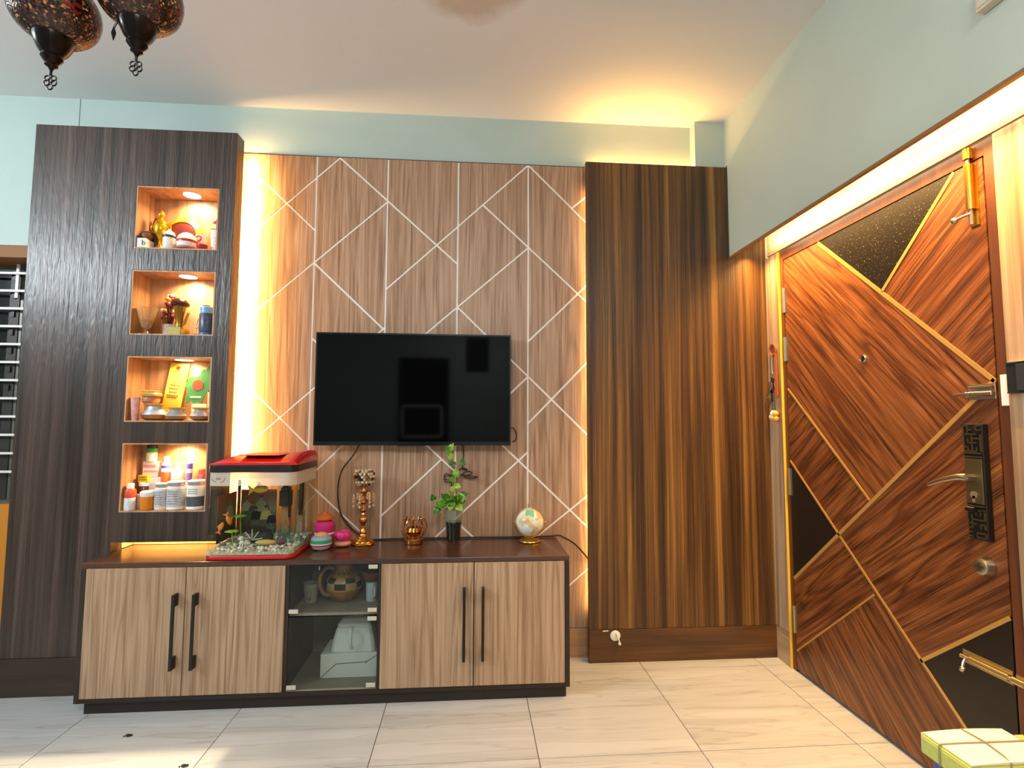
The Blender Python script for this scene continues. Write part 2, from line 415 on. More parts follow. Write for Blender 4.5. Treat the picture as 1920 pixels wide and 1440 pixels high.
MB().box(XR - .006, YN, .0, XR + .006, -1.3665, .166).build('skirting', OAKWY, wr)
MB().box(XR - .012, -.2035, .0, XR + .006, -.2002, 2.153).build('brass_edge', plain('yellow_edge_trim', '#e3b43c', .4), wr)['label'] = 'bright yellow edge strip'

# window behind the tall cabinet, left
w1 = thing('window_1', 'barred sliding window in an orange reveal at the far left', 'window', (-2.55, .15, .80), kind='structure')
MB().box(-.9, .06, 0, .455, .075, 1.30).build('pane', plain('night_pane', '#06080a', .12), w1)
ALU = plain('aluminium', '#6f6e69', .4, .6)
MB().box(-.9, .03, 0, .455, .06, .025).box(-.9, .03, 1.255, .455, .06, 1.285).box(.43, .03, .025, .455, .06, 1.255).build('frame', ALU, w1)
MB().box(.045, .02, .025, .095, .05, 1.255).box(.095, .025, .025, .11, .05, 1.255, 1).build('stile', [plain('dark_aluminium', '#37332f', .45, .4), ALU], w1)
for k in range(7): MB().box(.06, .012, .30 + .1 * k + .3, .078, .022, .33 + .1 * k + .3).build('latch', BLACK, w1)
for k in range(12):
    z = .171 + .0966 * k
    MB().box(-.9, -.012, z - .006, .455, -.002, z + .006).build('grille_bar', WHITEP, w1)
MB().box(.085, -.002, 1.10, .10, .006, 1.29).build('grille_post', WHITEP, w1)

# ---------------------------------------------------------------- oak feature wall panelling
RECT = (-1.40, .152, .66, 2.6827)
v1, v2, v3, v4 = -.852, -.470, -.0845, .3055
SEG = [((v, .10), (v, 2.75)) for v in (v1, v2, v3, v4)]
SEG += [((-1.292, 2.683), (v1, 2.268)), ((-.728, 2.683), (-1.42, 2.014)), ((-.733, 2.683), (v3, 2.105)), ((v2, 2.442), (-1.42, 1.575)),
        ((v1, 2.09), (v2, 1.730)), ((v2, 1.954), (v4, 2.683)), ((v4, 2.683), (.68, 2.318)), ((.55, 2.44), (.68, 2.548)), ((.05, 2.446), (.68, 1.867)),
        ((v4, 2.208), (v2, 1.525)), ((v3, 1.868), (.68, 1.128)), ((v4, 1.682), (.68, 2.047)), ((v4, 1.488), (v3, 1.11)), ((v4, 1.233), (.68, 1.617)),
        ((v3, 1.355), (.68, .631)), ((.68, .881), (v4, .592)), ((v4, 1.080), (v2, .373)), ((v3, .722), (v4, .37)), ((v2, 1.33), (v3, .975)),
        ((-.15, 1.05), (v2, .745)), ((v2, 1.318), (v1, .942)), ((v1, .925), (v2, .574)), ((v1, 1.683), (v2, 1.33)), ((v2, 1.748), (-1.42, .88)),
        ((-1.42, 1.665), (v1, 1.11)), ((v4, .19), (.68, .494))]
pw = thing('wall_panelling', 'light oak wall panelling with white diagonal groove lines behind the television', 'wall panelling', (0, 0, 0))
MB().box(RECT[0], .003, RECT[1], RECT[2], YB, RECT[3]).build('backing_board', WHITEG, pw)['label'] = 'white painted backing seen in the grooves'
for c in split_cells(RECT, SEG):
    c = inset(c, .0050, RECT)
    if poly_area(c) < 3e-4: continue
    MB().prism(c, lambda a, b: (a, 0, b), lambda a, b: (a, .003, b)).build('panel', OAK, pw)
MB().box(RECT[0], .0005, 2.6828, RECT[2], YB, 2.6868).build('top_edge', ESPR, pw)
MB().box(-.30, -.004, 0, .66, YB, .149).build('skirting', OAKX, pw)

# ---------------------------------------------------------------- dark cladding at the right
cl = thing('wall_cladding', 'tall dark brown streaked wood cladding board between the oak panelling and the door', 'wall cladding', (.618, -.0735, 0))
MB().box(0, 0, .167, 1.018, .0235, 2.6804).build('board', DARKR, cl, bevel=.0015)
MB().box(0, -.003, 0, 1.018, .0235, .1655).build('skirting', DARKRX, cl, bevel=.0015)
MB().box(.12, .024, 0, .60, .0725, 2.56).build('batten', ESPR, cl)

# ---------------------------------------------------------------- tall display cabinet with lit niches
CX0, CX1, CY, CZ = -2.115, -1.1746, -.2257, 2.6732
NX0, NX1 = -1.636, -1.249
NZ = [(2.073, 2.384), (1.651, 1.966), (1.236, 1.548), (.815, 1.135)]
cab = thing('display_cabinet', 'tall dark brown wood display cabinet with four lit niches', 'cabinet', (CX0, CY, 0))
def slab_holes(xs, zs, hole, y0, y1):
    mb = MB(); nx, nz = len(xs) - 1, len(zs) - 1; idx = {}
    def vid(i, k, y):
        if (i, k, y) not in idx: idx[(i, k, y)] = len(mb.v); mb.v.append((xs[i], y, zs[k]))
        return idx[(i, k, y)]
    solid = lambda i, k: 0 <= i < nx and 0 <= k < nz and not hole(i, k)
    for i in range(nx):
        for k in range(nz):
            if not solid(i, k): continue
            mb.face((vid(i, k, y0), vid(i + 1, k, y0), vid(i + 1, k + 1, y0), vid(i, k + 1, y0)))
            mb.face((vid(i, k, y1), vid(i, k + 1, y1), vid(i + 1, k + 1, y1), vid(i + 1, k, y1)))
            for (di, dk, a, b) in ((-1, 0, (i, k), (i, k + 1)), (1, 0, (i + 1, k), (i + 1, k + 1)), (0, -1, (i, k), (i + 1, k)), (0, 1, (i, k + 1), (i + 1, k + 1))):
                if not solid(i + di, k + dk): mb.face((vid(*a, y0), vid(*b, y0), vid(*b, y1), vid(*a, y1)))
    return mb
ox = -CX0
xs = [0, -1.663 + ox, NX0 + ox, NX1 + ox, CX1 + ox]
zs = [.168, .676, .815, 1.135, 1.236, 1.548, 1.651, 1.966, 2.073, 2.384, CZ]
slab_holes(xs, zs, lambda i, k: (k == 0 and i > 0) or (i == 2 and k in (2, 4, 6, 8)), 0, .080).build('front_panel', DARK, cab, bevel=.0015)
MB().box(0, -.004, 0, .452, .08, .1665).build('skirting', DARKX, cab, bevel=.0015)
MB().box(0, .081, 0, .016, .24, CZ).build('side_panel', DARK, cab)
MB().box(.016, .081, CZ - .02, .862, .2255, CZ - .003).build('top_panel', ESPR, cab)
MB().box(.862, .081, .69, .876, .2255, CZ - .003).build('divider', ESPR, cab)
MB().box(.455, .165, .632, .93, .1745, .795).build('lower_back', plain('warm_cream_board', '#d9b878', .5), cab)
MB().box(.440, .082, .632, .452, .17, .80).build('lower_side', plain('warm_cream_board2', '#d9b878', .5), cab)
NICHEW = wood('niche_oak', ['#96683f', '#b07f52', '#c4946a', '#d2a67d'], sx=26, sl=.8, rough=.4, bump=.05, figure=.5, fine=.35)
LAMP = plain('downlight_diffuser', '#ffe9c0', .5, emit=14)
for ni, (z0, z1) in enumerate(NZ):
    a, b, yb, t = NX0 + ox, NX1 + ox, .140, .006
    nb = MB().box(a, yb, z0, b, yb + .006, z1).box(a, .0015, z0, a + t, yb, z1).box(b - t, .0015, z0, b, yb, z1).box(a + t, .0015, z1 - t, b - t, yb, z1).box(a + t, .0015, z0, b - t, yb, z0 + t)
    nk = nb.build('niche', NICHEW, cab)
    dl = MB().lathe([(.044, -.004), (.046, 0), (.040, .0), (.040, -.0035)], 28, (.700, .075, z1 - t), close=False).build('downlight_rim', WHITEP, nk)
    MB().lathe([(.0395, -.003), (.0395, -.001)], 28, (.700, .075, z1 - t)).build('downlight_lens', LAMP, nk)
    l = bpy.data.lights.new('niche_downlight', 'AREA'); l.shape = 'DISK'; l.size = .075; l.energy = 3.0; l.color = (1, .70, .36); l.spread = math.radians(150)
    lo = bpy.data.objects.new('niche_downlight', l); COL.objects.link(lo); lo.location = (CX0 + .700, CY + .075, z1 - t - .006)
SH = [z0 + .0062 for z0, z1 in NZ]     # niche floor heights

# ---------------------------------------------------------------- tv stand
SX0, SX1, SY, SZ = -1.657, .4535, -.412, .6302
st = thing('tv_stand', 'long low television stand with four oak doors and a glass-fronted bay', 'tv stand', (SX0, SY, 0))
Lw = SX1 - SX0; dp = .404
def sxx(x): return x - SX0
MB().box(0, 0, .609, Lw, dp, SZ).build('top', [TOPW], st, bevel=.0012)
MB().box(0, 0, .052, .021, dp, .6085).build('side_panel', ESPR, st, bevel=.001)
MB().box(Lw - .021, 0, .052, Lw, dp, .6085).build('side_panel', ESPR, st, bevel=.001)
MB().box(.0215, .002, .052, Lw - .0215, dp, .070).build('bottom_panel', ESPR, st)
MB().box(.030, .022, 0, Lw - .014, dp - .02, .0515).build('plinth', ESPR, st)
bx0, bx1 = sxx(-.806), sxx(-.393)
for x in (bx0, bx1 - .014): MB().box(x, .003, .0705, x + .014, dp - .012, .6085).build('divider', ESPR, st)
BAYIN = plain('bay_interior', '#857e72', .6, noise=.1, nscale=12)
MB().box(.0215, dp - .0115, .0705, Lw - .0215, dp - .004, .6085).build('back_panel', BAYIN, st)
MB().box(bx0 + .0145, .02, .384, bx1 - .0145, dp - .012, .398).build('shelf', BAYIN, st)
MB().box(bx0 + .0145, .006, .0705, bx1 - .0145, dp - .012, .0765).build('bay_floor', BAYIN, st)
for k, (a, b, hx) in enumerate(((-1.634, -1.2265, -1.2565), (-1.2225, -.8085, -1.1735), (-.3925, .0165, -.0245), (.0205, .4305, .059))):
    d = MB().box(sxx(a), -.003, .0725, sxx(b), .015, .6075).build('door', OAKD, st, bevel=.001)
    hz0, hz1 = .190, .5015; hx = sxx(hx)
    MB().box(hx - .006, -.040, hz0, hx + .006, -.030, hz1).box(hx - .006, -.030, hz0, hx + .006, -.0032, hz0 + .05).box(hx - .006, -.030, hz1 - .05, hx + .006, -.0032, hz1).build('handle', BLACKM, d, bevel=.001)
for (z0, z1, cl_) in ((.0795, .382, ((0, .0), (1, .0), (1, 1.))), (.400, .606, ((0, .0), (1, .0), (1, 1.)))):
    g = MB().box(bx0 + .016, .006, z0, bx1 - .016, .010, z1).build('glass_door', GLASSD, st)
    for (sx_, sz_) in cl_:
        cx = bx0 + .017 if sx_ == 0 else bx1 - .057; cz = z0 + .001 if sz_ == 0 else z1 - .018
        MB().box(cx, -.002, cz, cx + .040, .0055, cz + .017).build('clip', plain('pale_clip', '#c9c4b4', .4, .3), g, bevel=.001)

# ---------------------------------------------------------------- television
tv = thing('television', 'large black flat-screen television mounted on the oak panelling', 'television', (-.300, -.070, 1.118))
MB().box(-.507, .004, 0, .507, .032, .586).build('body', BLACK, tv, bevel=.003)
MB().box(-.507, 0, 0, -.4995, .004, .586).box(.4995, 0, 0, .507, .004, .586).box(-.4995, 0, .578, .4995, .004, .586).box(-.4995, 0, 0, .4995, .004, .019).build('bezel', plain('gloss_black_bezel', '#08080a', .18), tv)
MB().box(-.4993, .001, .0192, .4993, .0038, .5778).build('screen', SCREEN, tv)
MB().box(-.08, .004, -.008, .05, .022, -.0003).build('sensor_bar', plain('dark_grey_plastic', '#2a2a2c', .4), tv)
MB().box(-.18, .0325, .12, .18, .069, .46).build('wall_bracket', BLACKM, tv)

# ---------------------------------------------------------------- entrance door
DY0, DY1, DZ = -1.326, -.236, 2.100
dr = thing('door_1', 'walnut entrance door with gold diagonal inlay and black triangles', 'door', (XR, 0, 0), kind='structure')
MB().box(0, -.2335, 0, .06, -.2045, 2.152).build('frame_stile', FRAMEW, dr)
MB().box(0, -1.3655, 0, .06, -1.330, 2.152).build('frame_stile', FRAMEW, dr)
MB().box(0, -1.3298, 2.104, .06, -.2337, 2.152).build('frame_head', FRAMEW, dr)
DRECT = (DY0, .012, DY1, DZ)
dA = ((-.497, 2.115), (-1.34, 1.358)); dB = ((-.89, 1.768), (-1.245, 2.115)); dC = ((-.22, 1.437), (-.773, .925)); dD = ((-.22, 1.066), (-1.36, .055))
dE = ((-1.33, 1.386), (-.22, .441)); dF = ((-.22, .086), (-.776, .548)); dG = ((-.985, .378), (-1.34, .667))
DSEG = [dA, dE, dD, dB, dC, dF, dG]
MB().box(.008, DY0, .012, .045, DY1, DZ).build('leaf', FRAMEW, dr)
def side(seg, p):
    (a, b), (c, d) = seg; return (c - a) * (p[1] - b) - (d - b) * (p[0] - a)
BLK = plain('matt_black_laminate', '#17110d', .35)
for c in split_cells(DRECT, DSEG, .7):
    cx, cz = sum(p[0] for p in c) / len(c), sum(p[1] for p in c) / len(c)
    zA = 2.115 + (cx + .497) * (757 / 843.); zE = 1.386 - (cx + 1.33) * (945 / 1110.); zD = 1.066 - (-.22 - cx) * (1011 / 1140.)
    zC = 1.437 - (-.22 - cx) * (512 / 553.)
    if cz > zA: mt = SPECK if cz > 1.768 + (-.89 - cx) * .977 else WALN_U
    elif cz > zE: mt = WALN_D if cz > zC else (WALN_U if cz > zD else BLK)
    elif cz > zD: mt = WALN_U if cz > .378 + (-.985 - cx) * .814 or cx > -.985 else BLK
    else: mt = WALN_U if cz > .086 + (-.22 - cx) * .831 else WALN_D
    c = inset(c, .0015)
    MB().prism(c, lambda a, b: (0, a, b), lambda a, b: (.0078, a, b)).build('panel', mt, dr)
def inlay(p, q, w):
    # clip to the leaf
    (a, b), (c, d) = p, q
    ts = [0., 1.]
    for (s0, s1, lo, hi) in ((a, c, DY0 + .004, DY1 - .004), (b, d, .016, DZ - .003)):
        if abs(s1 - s0) < 1e-6: continue
        t0, t1 = sorted(((lo - s0) / (s1 - s0), (hi - s0) / (s1 - s0))); ts[0] = max(ts[0], t0); ts[1] = min(ts[1], t1)
    p2 = (a + (c - a) * ts[0], b + (d - b) * ts[0]); q2 = (a + (c - a) * ts[1], b + (d - b) * ts[1])
    dx, dz = q2[0] - p2[0], q2[1] - p2[1]; ln = math.hypot(dx, dz); nx, nz = -dz / ln * w / 2, dx / ln * w / 2
    poly = [(p2[0] + nx, p2[1] + nz), (q2[0] + nx, q2[1] + nz), (q2[0] - nx, q2[1] - nz), (p2[0] - nx, p2[1] - nz)]
    MB().prism(poly, lambda a, b: (-.0022, a, b), lambda a, b: (.0004, a, b)).build('inlay_strip', GOLDIN, dr)
for s, w in ((dA, .015), (dB, .013), (dC, .010), (dD, .010), (dE, .015), (dF, .008), (dG, .013)): inlay(*s, w)
# hinges
for (z0, z1) in ((1.819, 1.951), (1.563, 1.689), (.873, 1.009), (.189, .322)):
    mb = MB().lathe([(.006, z0), (.006, z1)], 10, (-.005, -.2345, 0)); mb.box(-.0025, -.2335, z0, -.0002, -.216, z1).box(-.0030, -.252, z0, -.0004, -.2365, z1)
    for k in range(1, 5): mb.lathe([(.0068, z0 + (z1 - z0) * k / 5 - .002), (.0068, z0 + (z1 - z0) * k / 5 + .002)], 10, (-.005, -.2345, 0))
    mb.build('hinge', STEEL, dr)
# peephole
ph = MB().lathe([(.011, -.006), (.016, -.008), (.018, -.004), (.018, .001)], 20, (0, -.776, 1.51), axis='x').build('peephole', CHROME, dr)
MB().lathe([(.009, -.0066), (.009, -.0058)], 16, (0, -.776, 1.51), axis='x').build('lens', BLACK, ph)
# tower bolts
def tower_bolt(axis, y0, y1, z0, z1, knob, keep, mt):
    if axis == 'z':
        b = MB().box(-.003, y0, z0, -.0003, y1, z1).tube([(-.013, (y0 + y1) / 2 + .003, z0 + .055), (-.013, (y0 + y1) / 2 + .003, z1)], .012, 14).build('tower_bolt', mt, dr)
        MB().tube([(-.013, (y0 + y1) / 2 + .003, z0 + .004), (-.013, (y0 + y1) / 2 + .003, z1 + .03)], .006, 10).build('rod', STEEL, b)
        yk = (y0 + y1) / 2
        MB().tube([(-.016, yk, z0 + .04), (-.024, yk + .02, z0 + .038), (-.028, yk + .034, z0 + .035)], .005, 8).ball((-.030, yk + .044, z0 + .033), .011, mi=0).build('knob', STEEL, b)
        MB().box(-.003, y0 + .004, keep, -.0003, y1 - .004, keep + .034).tube([(-.013, yk + .003, keep), (-.013, yk + .003, keep + .034)], .013, 14).build('keeper', mt, b)
    else:
        zc = (z0 + z1) / 2
        b = MB().box(-.003, y0, z0, -.0003, y1, z1).tube([(-.013, y0 + .002, zc), (-.013, y1 - .035, zc)], .010, 14).build('tower_bolt', mt, dr)
        MB().tube([(-.013, y0 - .03, zc), (-.013, y1 - .002, zc)], .0062, 10).build('rod', STEEL, b)
        yk = y1 - .024
        MB().tube([(-.018, yk, zc), (-.026, yk, zc - .012), (-.030, yk, zc - .026)], .005, 8).ball((-.031, yk, zc - .034), .010).build('knob', STEEL, b)
        MB().box(-.003, keep - .036, z0 + .004, -.0003, keep, z1 - .004).tube([(-.013, keep - .036, zc), (-.013, keep, zc)], .011, 14).build('keeper', mt, b)
tower_bolt('z', -1.308, -1.275, 1.885, 2.092, None, 2.110, BRASS)
tower_bolt('y', -1.322, -1.160, .455, .496, None, -1.331, plain('pale_brass', '#c4b07a', .28, .9))
# slide latch in the middle
la = MB().box(-.003, -1.324, 1.318, -.0003, -1.236, 1.368).build('slide_latch', STEEL, dr, bevel=.001)
MB().tube([(-.011, -1.322, 1.357), (-.011, -1.244, 1.357)], .005, 10).tube([(-.013, -1.324, 1.337), (-.013, -1.236, 1.337)], .008, 12).build('rail', CHROME, la)
MB().tube([(-.014, -1.240, 1.337), (-.014, -1.190, 1.335)], .005, 10).box(-.018, -1.250, 1.326, -.004, -1.238, 1.348).build('bolt', CHROME, la)
MB().box(-.003, -1.364, 1.296, -.0003, -1.340, 1.392).build('strike_plate', WHITEP, dr, bevel=.001)['label'] = 'pale strike plate on the frame'
# lock plate with fretwork ends, lever, key hole, thumb turn
BRZ = plain('antique_bronze', '#6d6447', .35, .85)
DKB = plain('blackened_bronze', '#1d1712', .5, .5)
lp = MB().box(-.022, -1.291, .872, -.0003, -1.2245, 1.240).build('lock_plate', DKB, dr, bevel=.003)
MB().box(-.0265, -1.287, .985, -.0222, -1.2285, 1.128).build('smooth_face', BRZ, lp, bevel=.0015)
fret = MB(); rnd = random.Random(3)
for (z0, z1) in ((.880, .962), (1.152, 1.234)):
    n = 7; m_ = 5
    for i in range(m_):
        for k in range(n):
            y = -1.286 + .0565 * i / (m_ - 1); z = z0 + (z1 - z0) * k / (n - 1)
            if i < m_ - 1 and rnd.random() < .55: fret.box(-.0262, y, z - .0021, -.0222, y + .0141, z + .0021)
            if k < n - 1 and rnd.random() < .6: fret.box(-.0262, y - .0021, z, -.0222, y + .0021, z + (z1 - z0) / (n - 1))
for z in (.966, .978, 1.134, 1.146): fret.box(-.0262, -1.287, z - .002, -.0222, -1.2285, z + .002)
fret.build('fretwork', BRZ, lp)['kind'] = 'stuff'
lv = MB().tube([(-.022, -1.257, 1.068), (-.055, -1.257, 1.068)], .011, 14).tube(smooth_path([(-.055, -1.262, 1.069), (-.060, -1.235, 1.067), (-.060, -1.18, 1.052), (-.055, -1.118, 1.030)]), .011, 12, rf=lambda t: 1.15 - .5 * t).build('lever', STEEL, lp)
MB().lathe([(.012, -.030), (.012, -.026)], 16, (0, -1.257, 1.013), axis='x').box(-.030, -1.262, .990, -.0266, -1.252, 1.010).build('key_cylinder', CHROME, lp)
MB().tube([(-.027, -1.257, .962 + .043), (-.029, -1.257, .962 + .043)], .004, 8).tube([(-.040, -1.270, .968), (-.038, -1.240, .968)], .008, 10).build('thumb_turn', BLACKM, lp)
db = MB().lathe([(.020, -.030), (.024, -.028), (.030, -.008), (.030, .0)], 26, (0, -1.263, .789), axis='x').build('deadbolt', STEEL, dr)
MB().box(-.034, -1.267, .776, -.0302, -1.259, .802).box(-.032, -1.276, .785, -.0302, -1.250, .793).build('key_slot', BRZ, db)

# ---------------------------------------------------------------- fittings on the walls
sw = thing('light_switch', 'black glass switch plate with silver edge at the right of the door', 'switch', (XR - .006, -1.372, 1.335))
MB().box(-.010, -.150, 0, -.0002, 0, .088).build('plate', plain('black_switch_glass', '#26282b', .15), sw, bevel=.001)
for z in (-.0032, .0882): MB().box(-.0115, -.15, z, -.0002, 0, z + .003).build('edge', CHROME, sw)
for k in range(2): MB().box(-.0125, -.085 - .06 * k, .004, -.0102, -.030 - .06 * k, .084).build('rocker', plain('grey_switch_glass', '#34373b', .15), sw, bevel=.001)
jb = thing('junction_box', 'small pale plastic box fixed high on the mint pelmet', 'box', (XF, -1.60, 2.385))
MB().box(-.03, -.045, 0, -.0005, .045, .075).build('body', plain('ivory_plastic', '#c9bda6', .5), jb, bevel=.003)
MB().box(-.033, -.038, .008, -.0302, .038, .067).build('lid', plain('ivory_plastic', '#c9bda6', .5), jb, bevel=.002)
hk = thing('wall_hook', 'round white adhesive hook on the brown skirting', 'hook', (.755, -.0768, .137))
MB().lathe([(.024, .0005), (.027, .003), (.022, .006)], 24, (0, 0, 0), axis='y').build('disc', WHITEP, hk)
MB().tube([(.004, -.006, .016), (.008, -.016, .004), (.014, -.020, -.016), (.018, -.016, -.034)], .004, 8).ball((.018, -.017, -.036), .008).build('hook_arm', WHITEP, hk)
MB().box(-.045, -.0042, .026, -.025, -.0002, .031).box(-.024, -.0042, .0265, -.016, -.0002, .032).build('plaster_chip', WHITEP, cl, loc=(.735 - .618 + .0, .0005, .132))

# key holder hanging left of the door
kh = thing('key_holder', 'brown leather strap with a bunch of keys hanging beside the door', 'key holder', (XR - .006, -.137, 1.635))
LEA = plain('tan_leather', '#9a4f22', .5); LEAD = plain('dark_leather', '#5c2c12', .5)
MB().lathe([(.022, -.012), (.032, -.014), (.032, -.001), (.022, -.001), (.022, -.012)], 24, axis='x', close=False).build('ring', LEA, kh)
MB().lathe([(.012, -.005), (.012, -.0005)], 14, axis='x').build('nail_cap', CHROME, kh)
MB().prism([(-.022, -.02), (-.034, -.02), (-.040, -.245), (-.030, -.262), (-.022, -.245)], lambda a, b: (-.013, a, b), lambda a, b: (-.008, a, b)).build('strap', plain('orange_leather', '#b2501f', .5), kh)
MB().tube([(-.012, .004, -.03), (-.013, .006, -.08), (-.012, .003, -.13)], .003, 6).build('chain', STEEL, kh)
for i, (y, z, sc_, rz) in enumerate(((.006, -.14, 1, .2), (-.008, -.165, 1.1, -.2), (.014, -.185, 1.2, .3), (.016, -.235, 1., .1), (-.004, -.225, 1.1, -.1), (.028, -.255, .8, .4))):
    k = MB().lathe([(.006, -.002), (.012, -.002), (.012, .002), (.006, .002), (.006, -.002)], 16, axis='x', close=False).box(-.002, -.003, -.055, .002, .003, -.010).box(-.002, .003, -.052, .002, .009, -.046).box(-.002, .003, -.040, .002, .007, -.035)
    k.build('key', [CHROME, BLACKM][i % 3 == 1], kh, loc=(-.016 - .002 * i, y, z), rot=(rz, 0, 0))
for i, (y, z, c) in enumerate(((-.006, -.345, '#e8e2dc'), (-.028, -.345, '#d9a23a'), (-.030, -.372, '#d98a4a'), (.006, -.362, '#d8c8b8'), (-.012, -.366, '#e3c52f'))):
    MB().ball((0, 0, 0), .016, 12, 8).ball((0, .008, .014), .006, 8, 6).build('charm', plain('charm_' + c[1:], c, .35), kh, loc=(-.020, y, z))
MB().tube(smooth_path([(-.016, .004, -.20), (-.016, .010, -.27), (-.018, -.004, -.34)]), .0025, 6).tube(smooth_path([(-.016, -.008, -.22), (-.018, -.018, -.29), (-.018, -.022, -.34)]), .0025, 6).build('cord', BLACK, kh)

# ---------------------------------------------------------------- cables
CAB = plain('black_cable', '#14100e', .5)
tag(MB().tube(smooth_path([(-.585, -.030, 1.117), (-.62, -.018, 1.06), (-.674, -.014, .985), (-.692, -.013, .885), (-.676, -.014, .775), (-.630, -.018, .705), (-.58, -.03, .665), (-.52, -.035, .6355), (-.42, -.032, .6355), (-.30, -.027, .6355), (.0, -.025, .6355), (.30, -.025, .6355), (.42, -.025, .637), (.468, -.022, .640), (.49, -.020, .632), (.55, -.018, .598), (.60, -.016, .548), (.64, -.016, .50)], 6), .0042, 8).build('power_cable', CAB), 'black power cable curving from the television along the back of the stand', 'cable')
lp2 = [(-.045, -.03, 1.117), (-.040, -.024, 1.06), (-.046, -.022, 1.0), (-.04, -.022, .99)]
loop = [(-.05 + .03 * math.cos(a) + .004 * a, -.024 - .004 * math.sin(a), .985 - .0026 * a + .014 * math.sin(a)) for a in [i * .5 for i in range(26)]]
loop2 = [(-.122 + .018 * math.cos(a + 2) , -.026, .955 - .002 * a + .015 * math.sin(a + 2)) for a in [i * .5 for i in range(22)]]
tag(MB().tube(smooth_path(lp2 + loop + [(-.10, -.024, .96)] + loop2 + [(-.10, -.026, .90)], 3), .0032, 6).build('aerial_cable', CAB), 'thin black looped cable dangling under the television behind the plant', 'cable')
tag(MB().tube(smooth_path([(.200, -.045, 1.21), (.222, -.03, 1.21), (.238, -.02, 1.19), (.243, -.014, 1.165), (.236, -.010, 1.14), (.222, -.007, 1.138)], 5), .003, 6).build('side_cable', CAB), 'short black cable sticking out at the right edge of the television', 'cable')

# ---------------------------------------------------------------- pendant lamps
BEADM, _N, _L, _b = newmat('mosaic_beads')
_tc = _N.new('ShaderNodeTexCoord'); _v = _N.new('ShaderNodeTexVoronoi'); _v.inputs['Scale'].default_value = 230; _L.new(_tc.outputs['Object'], _v.inputs['Vector'])
_s = _N.new('ShaderNodeSeparateColor'); _L.new(_v.outputs['Color'], _s.inputs[0])
_r = ramp(_N, [(0, '#0c0504'), (.40, '#1c0b07'), (.65, '#3c180e'), (.84, '#62301f'), (.95, '#a87450'), (1, '#d9b892')]); _L.new(_s.outputs[0], _r.inputs[0]); _L.new(_r.outputs[0], _b.inputs['Base Color'])
_b.inputs['Roughness'].default_value = .22
_bp = _N.new('ShaderNodeBump'); _bp.inputs['Strength'].default_value = .5; _bp.inputs['Distance'].default_value = .002; _L.new(_v.outputs['Distance'], _bp.inputs['Height']); _L.new(_bp.outputs[0], _b.inputs['Normal'])
MOS = [BEADM, plain('mosaic_red', '#7a1710', .15), plain('mosaic_orange', '#b8521a', .15), plain('mosaic_green', '#1f5a3c', .15), plain('mosaic_black', '#140a0a', .15)]
BRONZE = plain('dark_bronze', '#1c1310', .28, .7)
def pendant(loc, label, star_turn):
    t = thing('pendant_lamp', label, 'lamp', loc, group='mosaic pendant lamps')
    n = 48; prof = []
    for j in range(29):
        a = -PI / 2 + PI * j / 28
        prof.append((max(.004, .090 * math.cos(a) ** .9 if abs(math.cos(a)) > 1e-6 else .004), .076 * math.sin(a)))
    def mif(j, i):
        lat = (j + .5 - 14) / 28 * PI; ph = ((i + star_turn) % 12 + .5) / 12 * 2 * PI - PI
        dx, dy = ph / (12 / n * n) * 1.0 * (12 * 2 * PI / n) / (2 * PI) * 2.2, lat
        u = (((i + star_turn) % 12) - 5.5) * (2 * PI / n); w = lat + .26
        rr = math.hypot(u, w); th = math.atan2(w, u)
        star = .36 * (.62 + .38 * math.cos(8 * th))
        if rr < .11: return 3
        if rr < star * .62: return 2
        if rr < star: return 1
        if abs(rr - .47) < .05 and lat > -.5: return 4 if (i + j) % 2 else 1
        return 0
    MB().lathe(prof, n, mif=mif).build('globe', MOS, t)
    MB().lathe([(.034, -.052), (.044, -.060), (.046, -.066), (.040, -.070), (.038, -.080), (.030, -.098), (.020, -.112), (.022, -.118), (.018, -.124), (.012, -.132), (.013, -.137), (.006, -.142), (.003, -.150)], 24, rfun=lambda a, z: 1 + (.05 * math.cos(6 * a) if -.112 < z < -.07 else 0)).build('lower_cup', BRONZE, t)
    f = MB()
    f.tube([(0, 0, -.150), (0, 0, -.160)], .003, 8)
    for (dx, dz, r) in ((-.007, -.168, .006), (.007, -.168, .006), (-.008, -.179, .006), (.008, -.179, .006), (0, -.174, .005), (0, -.189, .006)):
        f.tube([(dx + r * math.cos(a), 0, dz + r * 1.1 * math.sin(a)) for a in [2 * PI * i / 12 for i in range(12)]], .0016, 6, closed=True)
    f.build('finial', BRONZE, t)
    MB().lathe([(.046, .058), (.048, .066), (.036, .082), (.022, .100), (.020, .115), (.010, .125)], 24).build('upper_cap', BRONZE, t)
    h = H - loc[2]; ch = MB(); k = int((h - .125) / .022)
    for i in range(k):
        z = .134 + i * (h - .14) / k; ph = PI / 2 * (i % 2)
        ch.tube([(.006 * math.cos(a) * math.cos(ph), .006 * math.cos(a) * math.sin(ph), z + .014 * math.sin(a)) for a in [2 * PI * j / 10 for j in range(10)]], .0018, 5, closed=True)
    ch.build('chain', BRONZE, t)
    MB().lathe([(.05, h - .016), (.055, h - .001)], 24).build('ceiling_rose', BRONZE, t)
    return t
p1 = pendant((-.997, -1.580, 2.2125), 'leftmost bead mosaic pendant lamp with dark bronze cup', 1)
p2 = pendant((-.795, -1.600, 2.245), 'right-hand bead mosaic pendant lamp with a small leaf drop beside its cup', 2)
MB().tube([(-.036, -.012, -.066), (-.044, -.014, -.09)], .0022, 6).prism([(-.044, -.088), (-.039, -.104), (-.044, -.122), (-.049, -.104)], lambda a, b: (a, -.016, b), lambda a, b: (a, -.013, b)).build('leaf_drop', BRONZE, p2)

